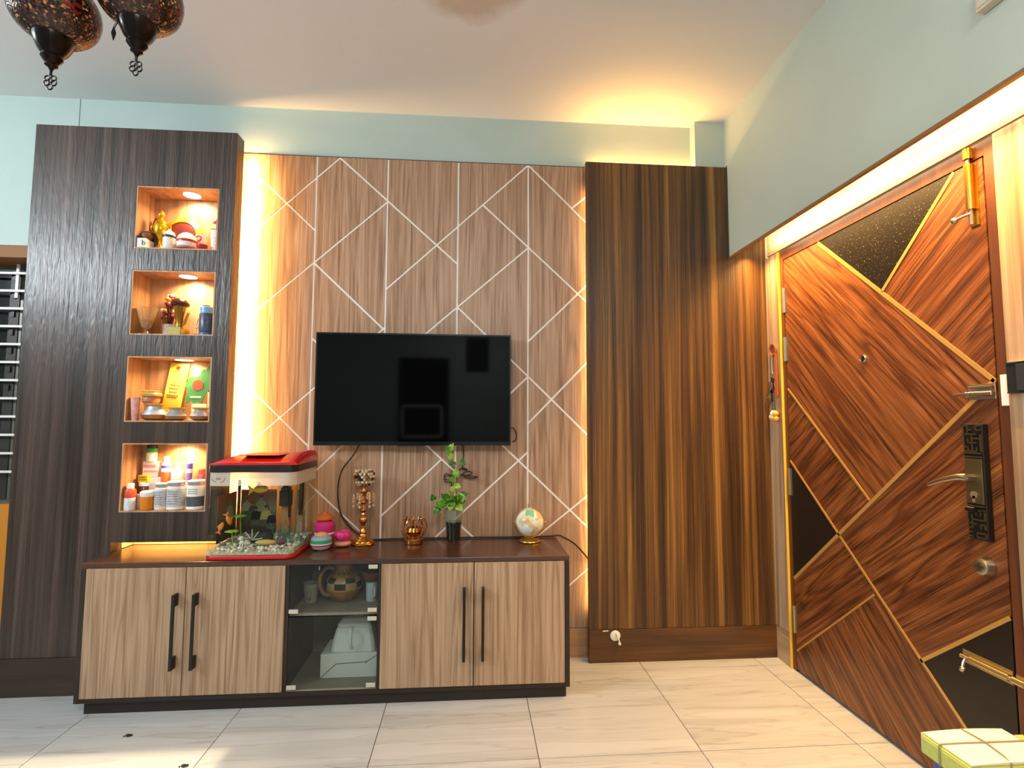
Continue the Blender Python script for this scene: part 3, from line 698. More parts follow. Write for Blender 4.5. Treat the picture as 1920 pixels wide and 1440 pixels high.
# ---------------------------------------------------------------- bundle of pads at the lower right
bl = tag(MB().box(1.350, -1.475, 0, 1.600, -1.335, .278).build('storage_box', plain('blue_card', '#4a5a94', .6, noise=.1), bevel=.004), 'dark blue box on the floor under the tied paper bundle', 'box')
bd = thing('paper_bundle', 'string-tied bundle of green-edged white paper pads by the door', 'paper bundle', (1.326, -1.478, .279))
GRN = plain('green_pad_edge', '#b7c066', .7, noise=.08, nscale=60); PAP = plain('white_paper', '#efe6d4', .7); GRY = plain('grey_paper', '#d9d9d4', .7)
for k, (z0, z1, mt, dx) in enumerate(((0, .043, GRN, 0), (.0432, .0500, plain('yellow_pad_edge', '#dcd86a', .7), .002), (.0502, .0545, GRN, .004))):
    MB().box(.001 + dx, 0, z0, .262 - dx * 2, .152, z1).build('pad', mt, bd, bevel=.0012)
mb = MB(); nx = 14
for i in range(nx + 1):
    for (y) in (0, .152): mb.v.append((.006 + .25 * i / nx, y, .0565 + .004 * math.sin(PI * i / nx)))
for i in range(nx + 1):
    for (y) in (0, .152): mb.v.append((.006 + .25 * i / nx, y, .0547))
for i in range(nx):
    a = 2 * i; b2 = 2 * (nx + 1) + a
    mb.face((a, a + 2, a + 3, a + 1), 0, True); mb.face((b2, b2 + 1, b2 + 3, b2 + 2)); mb.face((a, b2, b2 + 2, a + 2)); mb.face((a + 1, a + 3, b2 + 3, b2 + 1))
mb.face((0, 1, 2 * (nx + 1) + 1, 2 * (nx + 1))); e = 2 * nx; mb.face((e, 2 * (nx + 1) + e, 2 * (nx + 1) + e + 1, e + 1))
mb.build('cover_sheet', PAP, bd)
MB().box(.003, .1525, .002, .258, .1555, .054).build('wrapper', GRY, bd)
MB().box(.27, .02, .0, .30, .13, .05).build('side_pad', GRN, bd)
STR = plain('jute_string', '#8b8160', .8)
MB().tube([(-.0015, .090, 0), (-.0015, .090, .056), (.004, .090, .0585), (.07, .086, .0615), (.13, .082, .0635), (.2, .084, .0615), (.258, .088, .059)], .0022, 6).tube([(.118, -.002, 0), (.118, -.002, .058), (.122, .02, .063), (.131, .082, .0645), (.125, .150, .062), (.124, .156, .05), (.124, .157, .0)], .0022, 6).build('string', STR, bd)

# crumbs on the floor
for nm, (x, y), lb in (('crumb', (-1.337, -.57), 'dark crumb on the floor tile in front of the stand'), ('dry_leaf', (-1.019, -.776), 'dark dry leaf scrap at the near edge of the floor')):
    mb = MB().ball((0, 0, .005), .008, 8, 6, sx=1.3, sy=.8, sz=.6).ball((.010, .003, .004), .005, 8, 6, sz=.7).ball((-.014, -.002, .003), .003, 6, 5)
    tag(mb.build(nm, plain('dark_crumb', '#1a1512', .8), loc=(x, y, 0)), lb, 'debris')

# ---------------------------------------------------------------- aquarium
AX, AY, AZ = -1.168, -.391, SZ + .0006
aq = thing('aquarium', 'glass fish tank with bright red lid and red base on the dark stand', 'aquarium', (AX, AY, AZ))
AW, AD = .380, .318
def rrect(x0, y0, x1, y1, r, n=6, back=.004):
    pts = []
    for (cx, cy, a0, rr) in ((x1 - r, y0 + r, -PI / 2, r), (x1 - back, y1 - back, 0, back), (x0 + back, y1 - back, PI / 2, back), (x0 + r, y0 + r, PI, r)):
        for k in range(n + 1):
            a = a0 + PI / 2 * k / n; pts.append((cx + rr * math.cos(a), cy + rr * math.sin(a)))
    return pts
RED = plain('aquarium_red', '#c3171a', .28, coat=.3); ABLK = plain('aquarium_black', '#191012', .35)
MB().prism(rrect(-.004, -.004, AW + .004, AD + .004, .045), lambda a, b: (a, b, 0), lambda a, b: (a, b, .017), smooth=True).build('base_tray', RED, aq, bevel=.003)
gp = rrect(0, 0, AW, AD, .042); gi = inset(gp, .004)
mb = MB(); n = len(gp); ga = gp if len(gp) == len(gi) else None
gl = MB(); pts = rrect(0, 0, AW, AD, .042)
for z in (.0175, .382): gl.v += [(x, y, z) for x, y in pts]
for i in range(n): gl.face((i, (i + 1) % n, n + (i + 1) % n, n + i), 0, True)
gl.build('glass', TANKG, aq)
# frosted strip under the lid with a wing emblem
FRO = thin_glass('frosted_band', '#e6ddcc', refl=1.0)
_m, _n, _l, _bb = newmat('frosted_white_band'); _bb.inputs['Base Color'].default_value = srgb('#e9dfcf'); _bb.inputs['Roughness'].default_value = .35; _bb.inputs['Alpha'].default_value = .55
fb = MB(); pf_ = rrect(-.0012, -.0012, AW + .0012, AD + .0012, .043)
for z in (.322, .3815): fb.v += [(x, y, z) for x, y in pf_]
for i in range(n):
    fb.face((i, (i + 1) % n, n + (i + 1) % n, n + i), 0, True)
fbo = fb.build('frosted_band', _m, aq)
em = MB()
for s in (-1, 1):
    em.tube([(.050 + s * (.010 + .018 * math.sin(a)), -.003, .346 + .014 - .020 * math.cos(a)) for a in [i * .25 for i in range(7)]], .0011, 5)
    em.box(.050 + s * .005 - .0035, -.0035, .351, .050 + s * .005 + .0035, -.002, .358)
em.build('emblem', plain('emblem_grey', '#8a7d74', .5), fbo)
MB().prism(rrect(-.006, -.006, AW + .006, AD + .006, .046), lambda a, b: (a, b, .382), lambda a, b: (a, b, .414), smooth=True).build('hood_band', ABLK, aq, bevel=.002)
# red lid: front slope, raised right roll
ld = MB(); prof = [(-.004, .4145), (-.004, .424), (.028, .436), (.10, .450), (.20, .456), (.318, .452), (.322, .4145)]
xs_ = [(-.004, .0, .02), (.01, .3, .01), (.05, .8, 0), (.10, 1, 0), (.28, 1, 0), (.32, 1.12, 0), (.352, 1.35, 0), (.374, 1.30, 0), (.385, 1.0, 0), (.390, .5, 0)]
for (x, s, ins) in xs_:
    for (y, z) in prof: ld.v.append((x, max(y, -.004 + ins), .4145 + (z - .4145) * max(s, .12)))
k = len(prof)
for i in range(len(xs_) - 1):
    for j in range(k - 1): ld.face((i * k + j, (i + 1) * k + j, (i + 1) * k + j + 1, i * k + j + 1), 0, True)
ld.face(range(k)); ld.face(range((len(xs_) - 1) * k, len(xs_) * k)[::-1])
for i in range(len(xs_) - 1): ld.face((i * k, i * k + k - 1, (i + 1) * k + k - 1, (i + 1) * k))
lid = ld.build('lid', RED, aq)
MB().box(.12, .03, .4535, .30, .20, .4565).build('feeding_hatch', RED, lid, bevel=.002)
# water body is clear; gravel bed, backdrop print, filter, plants, ornaments
gv = MB(); rr = random.Random(5)
for i in range(620):
    x, y = rr.uniform(.008, AW - .008), rr.uniform(.008, AD - .02)
    if x > AW - .04 and y < .04 and (x - (AW - .042)) ** 2 + (y - .042) ** 2 > .033 ** 2: continue
    r = rr.uniform(.0035, .0085); z = .0195 + .020 * y / AD + .030 * max(0, (x - .22)) * 1.0 + rr.uniform(0, .006) + .010
    gv.ball((x, y, z), r, 6, 4, mi=rr.choice([0, 0, 0, 1, 1, 2, 3, 4]), sx=rr.uniform(.8, 1.3), sy=rr.uniform(.8, 1.2), sz=.75)
GV = [plain('pebble_white', '#f4efe2', .6), plain('pebble_grey', '#b4bab2', .6), plain('pebble_tan', '#d9c39a', .6), plain('pebble_pink', '#c98d96', .6), plain('pebble_green', '#54705f', .6)]
gv.build('gravel', GV, aq)['kind'] = 'stuff'
sand = MB(); sand.v = [(.004, .004, .0185), (AW - .02, .004, .0185), (AW - .004, .03, .0185), (AW - .004, AD - .004, .0185), (.004, AD - .004, .0185), (.004, .004, .027), (AW - .04, .006, .033), (AW - .005, .04, .036), (AW - .004, AD - .004, .056), (.004, AD - .004, .046)]
for i in range(5): sand.face((i, (i + 1) % 5, 5 + (i + 1) % 5, 5 + i))
sand.face((5, 6, 7, 8, 9)); sand.face((4, 3, 2, 1, 0))
sand.build('gravel_base', plain('gravel_bed', '#b5ae9c', .8, noise=.45, nscale=160), aq)
bpm, N_, L_, b_ = newmat('backdrop_print')
tc_ = N_.new('ShaderNodeTexCoord'); n_ = N_.new('ShaderNodeTexNoise'); n_.inputs['Scale'].default_value = 60; n_.inputs['Detail'].default_value = 4; L_.new(tc_.outputs['Object'], n_.inputs['Vector'])
sp_ = N_.new('ShaderNodeSeparateXYZ'); L_.new(tc_.outputs['Object'], sp_.inputs[0])
zz = mth(N_, L_, 'MULTIPLY_ADD', n_.outputs[0], .30, mth(N_, L_, 'MULTIPLY', sp_.outputs[2], 2.2))
r_ = ramp(N_, [(.20, '#1c1710'), (.40, '#4d3d28'), (.50, '#7d785c'), (.62, '#8a6a50'), (.72, '#a8543f'), (.84, '#e0a084')]); L_.new(zz, r_.inputs[0]); L_.new(r_.outputs[0], b_.inputs['Base Color']); b_.inputs['Roughness'].default_value = .5
bk = MB()
bk.box(.022, AD - .010, .045, .196, AD - .008, .268)
bko = bk.build('backdrop_print', bpm, aq)
sbk = MB().box(.0045, .10, .045, .006, AD - .022, .262).build('side_reflection', bpm, aq)  # painted panel standing in for the backdrop's reflection in the left glass
fig = MB()
def flat(pts, mi, y): fig.prism(pts, lambda a, b: (a, y, b), lambda a, b: (a, y + .0005, b), mi)
def oval(cx, cz, rx, rz, mi, y): flat([(cx + rx * math.cos(2 * PI * i / 12), cz + rz * math.sin(2 * PI * i / 12)) for i in range(12)], mi, y)
for q, (hx, hz, s, mi) in enumerate(((.052, .215, .72, 0), (.080, .195, .6, 3), (.122, .225, .90, 0), (.100, .172, .72, 1), (.148, .178, .78, 5), (.176, .150, .66, 4))):
    y = AD - .0108 - .0016 * (q if q > 2 else q * .3)
    flat([(hx - .006 * s, hz - .010 * s), (hx - .026 * s, hz - .022 * s), (hx - .036 * s, hz - .070 * s), (hx - .024 * s, hz - .085 * s), (hx + .026 * s, hz - .085 * s), (hx + .038 * s, hz - .062 * s), (hx + .024 * s, hz - .022 * s), (hx + .006 * s, hz - .010 * s)], mi, y)
    flat([(hx - .030 * s, hz - .075 * s), (hx + .032 * s, hz - .070 * s), (hx + .044 * s, hz - .105 * s), (hx + .01 * s, hz - .118 * s), (hx - .036 * s, hz - .110 * s)], 3, y - .0006)
    oval(hx, hz, .0095 * s, .013 * s, 2, y - .0006); oval(hx, hz + .009 * s, .0098 * s, .007 * s, 4 if q in (3, 4) else 3, y - .0012)
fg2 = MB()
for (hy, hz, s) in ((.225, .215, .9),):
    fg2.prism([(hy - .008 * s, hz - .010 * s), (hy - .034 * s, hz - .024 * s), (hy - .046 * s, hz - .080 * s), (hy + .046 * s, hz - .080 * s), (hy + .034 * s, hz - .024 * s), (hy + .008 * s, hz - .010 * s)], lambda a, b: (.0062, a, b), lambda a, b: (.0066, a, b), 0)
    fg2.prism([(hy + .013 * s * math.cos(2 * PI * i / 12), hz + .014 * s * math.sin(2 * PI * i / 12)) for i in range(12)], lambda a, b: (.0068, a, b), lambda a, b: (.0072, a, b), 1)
fg2.build('printed_figure', [plain('print_pale', '#a8a384', .6), plain('reflection_skin', '#a88862', .6)], sbk)
fig.build('printed_figures', [plain('print_pale', '#cfcaa6', .6, noise=.35, nscale=110), plain('print_dark', '#1c1b18', .6), plain('print_skin', '#b08c66', .6, noise=.3, nscale=120), plain('print_grey', '#56564a', .6, noise=.4, nscale=110), plain('print_hair', '#120f0c', .6), plain('print_olive', '#b8b070', .6, noise=.3, nscale=110)], bko)
MB().tube([(.016, AD - .018, .03), (.016, AD - .018, .318)], .0075, 12).build('corner_edge', plain('brown_corner', '#6b2f1e', .4), aq)  # tube drawn for the tank's back-left corner edge
ft = MB().box(.286, AD - .075, .195, .336, AD - .030, .268).box(.291, AD - .070, .268, .331, AD - .035, .284).box(.298, AD - .06, .284, .322, AD - .045, .300).box(.292, AD - .0765, .205, .330, AD - .0752, .212).build('filter_box', plain('filter_brown', '#2e221a', .45), aq, bevel=.003).location.x = -.056
MB().tube([(.332, AD - .078, .268), (.332, AD - .078, .140)], .006, 10).build('intake_tube', BLACK, aq).location.x = -.050
MB().box(.293, AD - .050, .06, .333, AD - .024, .193).build('tan_column', plain('tan_sponge', '#a8744a', .7, noise=.15, nscale=90), aq, bevel=.003).location.x = -.060
MB().tube([(.372, AD - .05, .150), (.374, AD - .05, .305)], .0105, 12).build('heater', BLACK, aq).location.x = -.045
MB().box(.356, AD - .046, .05, .386, AD - .03, .268).build('grey_column', plain('grey_green_sponge', '#8a8768', .7, noise=.2, nscale=90), aq, bevel=.003).location.x = -.050
GR = plain('lily_green', '#3f8f2a', .5); GR2 = plain('lily_light_green', '#8fae2c', .5); TEAL = plain('teal_weed', '#2f6f5c', .6)
for (x, y, z, r, mt) in ((.108, .10, .172, .029, GR), (.082, .08, .108, .030, GR2)):
    pl = MB()
    for i in range(5):
        a = 2 * PI * i / 5; pl.ball((x + r * .5 * math.cos(a), y + r * .45 * math.sin(a), z), r * .55, 10, 6, sz=.28)
    pl.ball((x, y, z), r * .6, 10, 6, sz=.3)
    pl.tube([(x, y, .03), (x + .006, y, z * .5), (x, y, z)], .0025, 6)
    pl.build('lily_pad', mt, aq)
tw = MB(); rr = random.Random(9)
for i in range(46):
    x = rr.choice([rr.uniform(.27, .38), rr.uniform(.20, .30)]); y = rr.uniform(.12, .26); h = rr.uniform(.03, .10)
    tw.tube([(x, y, .03), (x + rr.uniform(-.01, .01), y, .03 + h * .5), (x + rr.uniform(-.02, .02), y, .03 + h)], .0022, 5, rf=lambda t: 1.4 - t)
tw.build('water_weed', [TEAL], aq)['kind'] = 'stuff'
rk = MB(); rr = random.Random(4)
for (x, y, z, r) in ((.205, .17, .05, .040), (.235, .16, .06, .036), (.185, .19, .045, .030)):
    rk.ball((x, y, z), r, 9, 7, sx=1.1, sy=.8, sz=rr.uniform(.8, 1.1))
rk.build('dark_rock', plain('dark_rock', '#1f201a', .8, noise=.4, nscale=60), aq).location.x = -.030
fan = MB()
for k in range(7):
    a = .2 + k * .34
    fan.tube([(.200, .09, .065), (.200 + .030 * math.cos(a), .085, .065 + .032 * math.sin(a)), (.200 + .047 * math.cos(a), .082, .065 + .050 * math.sin(a))], .0024, 6, mi=k % 2)
fan.build('fan_coral', [plain('coral_pale', '#c3c4ad', .6), plain('coral_dark', '#33362e', .6)], aq).location.x = -.030
dg = MB().ball((.166, .06, .062), .011, 10, 8, sy=.8).ball((.164, .055, .080), .009, 10, 8).ball((.158, .05, .078), .005, 8, 6).box(.158, .055, .036, .162, .06, .056).box(.168, .055, .036, .172, .06, .056).lathe([(.004, .084), (.0005, .094)], 8, (.160, .055, 0)).lathe([(.004, .084), (.0005, .094)], 8, (.169, .055, 0))
dg.build('white_ornament', plain('ornament_white', '#dfe2da', .5), aq).location.x = -.030
MB().ball((.285, .075, .058), .030, 12, 8, sx=1.6, sy=.6, sz=.42).build('yellow_shell', plain('shell_yellow', '#c9a75a', .5), aq).location.x = -.050
MB().ball((.335, .085, .058), .022, 12, 8, sx=1.1, sy=.7, sz=.55).build('purple_stone', plain('purple_stone', '#6e3a44', .7, noise=.3, nscale=90), aq).location.x = -.035
ORF = plain('fish_orange', '#e8842a', .35); YEF = plain('fish_yellow', '#d9a43a', .35)
def fish(name, label, grp, loc, s, rz, ry, mt):
    f = thing(name, label, 'fish', loc, grp, rz=rz); f.rotation_euler = (0, ry, rz)
    MB().ball((0, 0, 0), .012 * s, 12, 8, sx=1.7, sy=.55, sz=.8).build('body', mt, f)
    MB().prism([(-.017 * s, 0), (-.034 * s, .013 * s), (-.030 * s, 0), (-.034 * s, -.013 * s)], lambda a, b: (a, -.0008 * s, b), lambda a, b: (a, .0008 * s, b)).build('tail', mt, f)
    MB().prism([(.006 * s, .008 * s), (-.004 * s, .017 * s), (-.012 * s, .006 * s)], lambda a, b: (a, -.0006 * s, b), lambda a, b: (a, .0006 * s, b)).build('dorsal_fin', mt, f)
    MB().ball((.013 * s, -.0052 * s, .002 * s), .0018 * s, 6, 5).ball((.013 * s, .0052 * s, .002 * s), .0018 * s, 6, 5).build('eye', BLACK, f)
fish('goldfish', 'small orange goldfish, lower of the two at the left of the tank', None, (AX + .036, AY + .075, AZ + .130), 1.0, .3, -1.2, ORF)
fish('goldfish', 'small orange goldfish, upper of the two beside the brown corner edge', None, (AX + .050, AY + .12, AZ + .150), 1.15, .5, 1.15, ORF)
fish('goldfish', 'large yellow goldfish near the water surface in the tank', None, (AX + .180, AY + .14, AZ + .290), 1.9, -.2, -.1, YEF)

# ---------------------------------------------------------------- things on the stand
TOP = SZ + .0006
def pot(name, label, cat, loc, profs, group=None, n=28, scallop=None, rz=0):
    t = thing(name, label, cat, loc, group, rz=rz)
    for (nm, prof, mt, *rest) in profs:
        MB().lathe(prof, n, rfun=rest[0] if rest else None).build(nm, mt, t)
    return t
PINK = plain('hot_pink_paint', '#cf2f78', .4); ORP = plain('orange_paint', '#cf6a28', .45); GRP = plain('green_paint', '#2f9470', .45); WHP = plain('white_paint', '#e6dcd4', .45); PKL = plain('peach_paint', '#dc9a72', .5); GYP = plain('grey_blue_paint', '#8f9ba3', .45)
pot('painted_pot', 'tall hot pink clay pot with orange lid half hidden behind the aquarium', 'pot', (-.726, -.110, TOP), [
    ('body', [(.028, 0), (.042, .012), (.049, .035), (.047, .052)], PINK), ('white_band', [(.0475, .0525), (.046, .060), (.045, .0605)], WHP),
    ('shoulder', [(.045, .061), (.050, .075), (.050, .098), (.040, .112), (.031, .118)], PINK), ('lid', [(.032, .1185), (.045, .124), (.046, .132), (.036, .142), (.014, .150), (.010, .158)], ORP)])
pot('painted_pot', 'small round clay pot striped green, white and pink', 'pot', (-.712, -.215, TOP), [
    ('base', [(.026, 0), (.038, .006), (.046, .018)], WHP), ('pink_stripe', [(.046, .0182), (.049, .026)], PINK), ('white_stripe', [(.049, .0262), (.0495, .032)], WHP),
    ('green_stripe', [(.0495, .0322), (.048, .048)], GRP), ('shoulder', [(.048, .0482), (.042, .060), (.030, .068)], GYP), ('lid', [(.030, .0682), (.024, .076), (.012, .080), (.004, .081)], PKL)])
pot('painted_pot', 'small hot pink clay pot with scalloped rim on a peach foot', 'pot', (-.625, -.155, TOP), [
    ('foot', [(.020, 0), (.036, .006), (.040, .014), (.034, .022), (.022, .026)], PKL, lambda a, z: 1 + .03 * math.cos(8 * a)), ('bowl', [(.022, .0265), (.034, .034), (.040, .050), (.036, .066), (.030, .072), (.026, .066)], PINK, lambda a, z: 1 + (.06 * math.cos(9 * a) if z > .045 else 0))])

ch = thing('candle_holder', 'tall gold candle holder topped with a crystal bead ball', 'candle holder', (-.536, -.118, TOP))
GLD = plain('polished_gold', '#c28a3e', .2, 1.0)
MB().lathe([(.056, 0), (.058, .005), (.055, .010), (.052, .012), (.050, .018), (.042, .022), (.038, .028), (.026, .034), (.018, .042), (.015, .052)], 36, rfun=lambda a, z: 1 + (.03 * math.cos(12 * a) if z < .012 else 0)).build('foot', GLD, ch)
MB().lathe([(.014, .052), (.018, .058), (.012, .068), (.009, .080), (.014, .084), (.009, .090), (.013, .100), (.020, .112), (.021, .120), (.015, .132), (.009, .140), (.012, .146), (.009, .154), (.016, .166), (.012, .182), (.010, .196), (.020, .206), (.021, .214), (.012, .228), (.008, .236), (.013, .250), (.017, .258), (.010, .268), (.010, .280)], 26).build('stem', ROSE, ch)
MB().lathe([(.010, .280), (.024, .286), (.034, .296)], 24, close=False).build('cup', GLD, ch)
CRY = plain('crystal_bead', '#d9c4a0', .08, .35, spec=.9)
cb_ = MB(); rng0 = random.Random(2)
for j in range(6):
    z = .296 + .013 * j; r = (.030, .042, .047, .048, .046, .040)[j]; n = 14
    for i in range(n):
        a = 2 * PI * (i + .5 * (j % 2)) / n; cb_.ball((r * math.cos(a), r * math.sin(a), z), .0078, 6, 4, mi=rng0.choice((0, 0, 0, 1, 1, 2, 2, 3)), sz=.95)
cb_.build('bead_bowl', [CRY, plain('crystal_white', '#f2efe8', .06, .6), plain('crystal_amber', '#a8783c', .1, .7), plain('crystal_dark', '#3a2a1a', .1, .6)], ch)['kind'] = 'stuff'
arm = MB(); dp_ = MB()
for i in range(6):
    a = 2 * PI * i / 6 + .3; c_, s_ = math.cos(a), math.sin(a)
    arm.tube(smooth_path([(.010 * c_, .010 * s_, .252), (.030 * c_, .030 * s_, .262), (.048 * c_, .048 * s_, .248)], 4), .0018, 5)
    for q, (r, z) in enumerate(((.048, .240), (.048, .226), (.049, .210), (.030, .246), (.031, .230), (.048, .188))): dp_.ball((r * c_, r * s_, z), .0066 if q < 5 else .0075, 6, 5, sz=1.3)
arm.build('arms', ROSE, ch); dp_.build('hanging_crystals', plain('amber_crystal', '#d8b48a', .1, .3, spec=.9), ch)['kind'] = 'stuff'

cw = thing('crown_candle_holder', 'small gold crown-shaped tealight holder', 'candle holder', (-.284, -.115, TOP))
MB().lathe([(.045, 0), (.048, .003), (.048, .022), (.044, .026), (.040, .026)], 36).build('base', ROSE, cw)
MB().lathe([(.016, .0265), (.018, .034), (.034, .046), (.040, .060), (.034, .078), (.028, .080), (.032, .062), (.014, .050)], 28, rfun=lambda a, z: 1 + .02 * math.cos(14 * a)).build('tealight_cup', GLD, cw)
for i in range(8):
    a = 2 * PI * i / 8 + .2; c_, s_ = math.cos(a), math.sin(a)
    pp = smooth_path([(.043 * c_, .043 * s_, .027), (.058 * c_, .058 * s_, .055), (.064 * c_, .064 * s_, .085), (.052 * c_, .052 * s_, .118), (.040 * c_, .040 * s_, .126), (.034 * c_, .034 * s_, .112)], 4)
    ar = MB().tube(pp, .0032, 7)
    for (r, z) in ((.060, .104), (.049, .124), (.036, .110), (.061, .070)): ar.ball((r * c_, r * s_, z), .0048, 7, 5)
    ar.build('crown_arm', ROSE, cw)

pg = thing('potted_pothos', 'trailing green money plant in a glass of dark water', 'plant', (-.086, -.112, TOP))
gv_ = MB().lathe([(.030, .002), (.034, .004), (.040, .08), (.049, .178), (.047, .178), (.038, .08), (.032, .010)], 28, close=False).build('tumbler', GLASS, pg)
MB().lathe([(.001, .010), (.0315, .010), (.0365, .075), (.040, .105), (.001, .105)], 24, close=False).build('water', plain('murky_water', '#2a2418', .1, alpha=.82), pg)
MB().lathe([(.0405, .106), (.046, .165)], 24, close=False).build('mist_line', plain('limescale', '#c8cabc', .5, alpha=.22), pg)
STEM = plain('plant_stem', '#8a9a4a', .5)
rng = random.Random(11)
rt = MB()
for i in range(14): rt.tube([(rng.uniform(-.02, .02), rng.uniform(-.02, .02), .10), (rng.uniform(-.025, .025), rng.uniform(-.025, .025), .055), (rng.uniform(-.022, .022), rng.uniform(-.022, .022), .014)], .0018, 5)
rt.build('roots', plain('dark_roots', '#3a2c18', .7), pg)
LEAFM = [plain('leaf_green', '#4f8a26', .4, noise=.2, nscale=40), plain('leaf_lime', '#86a83a', .4, noise=.2, nscale=40), plain('leaf_dark', '#35651f', .4, noise=.2, nscale=40)]
def leaf(parent, base, tip_dir, up, s, mt):
    t = Vector(tip_dir).normalized(); u = Vector(up); u = (u - t * u.dot(t)).normalized(); w = t.cross(u)
    outl = [(0, 0), (-.06, .22), (.05, .40), (.25, .46), (.50, .38), (.75, .2), (1., 0)]
    mb = MB(); B = Vector(base)
    cen = [B + t * (a * s) + u * (-.10 * s * math.sin(a * 2.2)) for a in (0, .12, .25, .4, .55, .78, 1.)]
    L_ = [B + t * (a * s) + w * (b * s) + u * (.09 * s * b / .46) for a, b in outl]; R_ = [B + t * (a * s) - w * (b * s) + u * (.09 * s * b / .46) for a, b in outl]
    mb.v = [tuple(p) for p in cen + L_ + R_]
    for i in range(6):
        mb.face((i, 7 + i, 7 + i + 1, i + 1), 0, True); mb.face((i, i + 1, 14 + i + 1, 14 + i), 0, True)
    o = mb.build('leaf', mt, parent)
    so = o.modifiers.new('thick', 'SOLIDIFY'); so.thickness = .0007
    return o
sm = MB()
vine = smooth_path([(.005, 0, .11), (.004, 0, .20), (.008, .01, .27), (.006, .03, .33), (.004, .04, .38), (-.012, .045, .43), (-.022, .045, .475)], 5)
sm.tube(vine, .0022, 6)
# (leaf base, direction, up, size, shade)
LV = [((-.100, -.01, .215), (-.25, -.2, .75), (0, -1, .2), .036, 2), ((-.075, -.02, .178), (-.5, -.3, -.65), (0, -1, .4), .042, 2), ((-.060, -.025, .195), (-.75, -.3, -.05), (0, -.8, .6), .038, 1),
      ((-.045, -.03, .200), (-.8, -.3, .3), (0, -.9, .4), .046, 1), ((-.030, -.035, .205), (-.55, -.4, -.5), (0, -.9, .5), .046, 0), ((-.022, -.04, .215), (-.3, -.5, .55), (0, -.9, .5), .042, 0),
      ((-.010, -.035, .200), (-.15, -.5, -.55), (0, -.9, .4), .044, 1), ((.004, -.03, .215), (.25, -.5, .45), (0, -.9, .4), .042, 0), ((.018, -.02, .228), (.6, -.3, .15), (0, -.9, .5), .046, 1),
      ((.034, -.01, .236), (.85, -.2, .2), (0, -.8, .6), .044, 2), ((.028, -.015, .222), (.7, -.3, -.3), (0, -.9, .5), .040, 0), ((-.040, -.02, .225), (-.6, -.2, .6), (0, -.9, .4), .036, 2),
      ((.006, .005, .262), (-.65, -.3, .2), (0, -.9, .4), .040, 1), ((.008, .015, .285), (.5, -.4, -.2), (0, -.9, .4), .038, 1), ((.006, .025, .31), (-.55, -.3, .1), (0, -.9, .4), .042, 0), ((.006, .03, .33), (.25, -.3, .65), (0, -.9, .4), .044, 1),
      ((.006, .033, .352), (.5, -.3, -.35), (0, -.9, .4), .036, 0), ((.004, .04, .382), (-.5, -.3, .15), (0, -.9, .4), .040, 2), ((.03, .04, .405), (.7, -.3, -.35), (0, -.9, .4), .038, 2), ((-.010, .043, .42), (-.6, -.2, .55), (0, -.9, .4), .042, 1),
      ((-.018, .045, .45), (-.5, -.2, .6), (0, -.9, .4), .046, 0), ((-.022, .045, .468), (.3, -.2, .6), (0, -.9, .4), .038, 1), ((-.008, .042, .40), (.1, -.4, -.7), (0, -.9, .4), .036, 2)]
rngl = random.Random(17)
for q in range(16):
    a = rngl.uniform(-1, 1); LV.append(((.052 * a - .012, -.018 - .03 * rngl.random(), .190 + .045 * rngl.random() * (1 - abs(a) * .4)), (a * .9 + rngl.uniform(-.3, .3), -.5, rngl.uniform(-.5, .5)), (0, -.9, .45), rngl.uniform(.034, .046), rngl.choice((0, 0, 1, 2))))
for (b, d, u, s, mt) in LV:
    near = min(vine, key=lambda p: (p - Vector(b)).length); 
    if b[2] < .25: near = Vector((b[0] * .25, b[1] * .3, .165))
    sm.tube(smooth_path([tuple(near), tuple((near + Vector(b)) / 2 + Vector((0, -.004, .008))), b], 3), .0013, 5)
    leaf(pg, b, d, u, s, LEAFM[mt])
sm.tube(smooth_path([(-.030, -.03, .178), (-.056, -.035, .182), (-.060, -.035, .160), (-.050, -.035, .142), (-.058, -.035, .132)], 4), .0016, 5)
sm.build('stems', STEM, pg)

gb = thing('desk_globe', 'small pale desk globe in a gold ring stand', 'globe', (.304, -.112, TOP))
_m, N_, L_, b_ = newmat('globe_map'); tc_ = N_.new('ShaderNodeTexCoord'); n_ = N_.new('ShaderNodeTexNoise'); n_.inputs['Scale'].default_value = 17; n_.inputs['Detail'].default_value = 4; L_.new(tc_.outputs['Object'], n_.inputs['Vector'])
r_ = ramp(N_, [(.30, '#dfe3dc'), (.52, '#e4e2d6'), (.54, '#cdb98c'), (.60, '#d8c49a'), (.66, '#b9a37c')]); L_.new(n_.outputs[0], r_.inputs[0])
n2_ = N_.new('ShaderNodeTexNoise'); n2_.inputs['Scale'].default_value = 9; L_.new(tc_.outputs['Object'], n2_.inputs['Vector'])
r2_ = ramp(N_, [(.0, '#4bbf8a'), (.30, '#4bbf8a'), (.33, '#ffffff'), (.64, '#ffffff'), (.67, '#d77fb0')]); L_.new(n2_.outputs[0], r2_.inputs[0])
mx_ = N_.new('ShaderNodeMix'); mx_.data_type = 'RGBA'; mx_.blend_type = 'MULTIPLY'; mx_.inputs[0].default_value = .8; L_.new(r_.outputs[0], mx_.inputs[6]); L_.new(r2_.outputs[0], mx_.inputs[7]); L_.new(mx_.outputs[2], b_.inputs['Base Color']); b_.inputs['Roughness'].default_value = .3
MB().ball((0, 0, .098), .0715, 32, 20).build('sphere', _m, gb, rot=None)
GLD2 = plain('pale_gold', '#d8b569', .25, 1.0)
MB().tube([(.0775 * math.cos(a), 0, .098 + .0775 * math.sin(a)) for a in [PI + PI * i / 24 for i in range(25)]], .0026, 8).build('ring_arm', GLD2, gb)
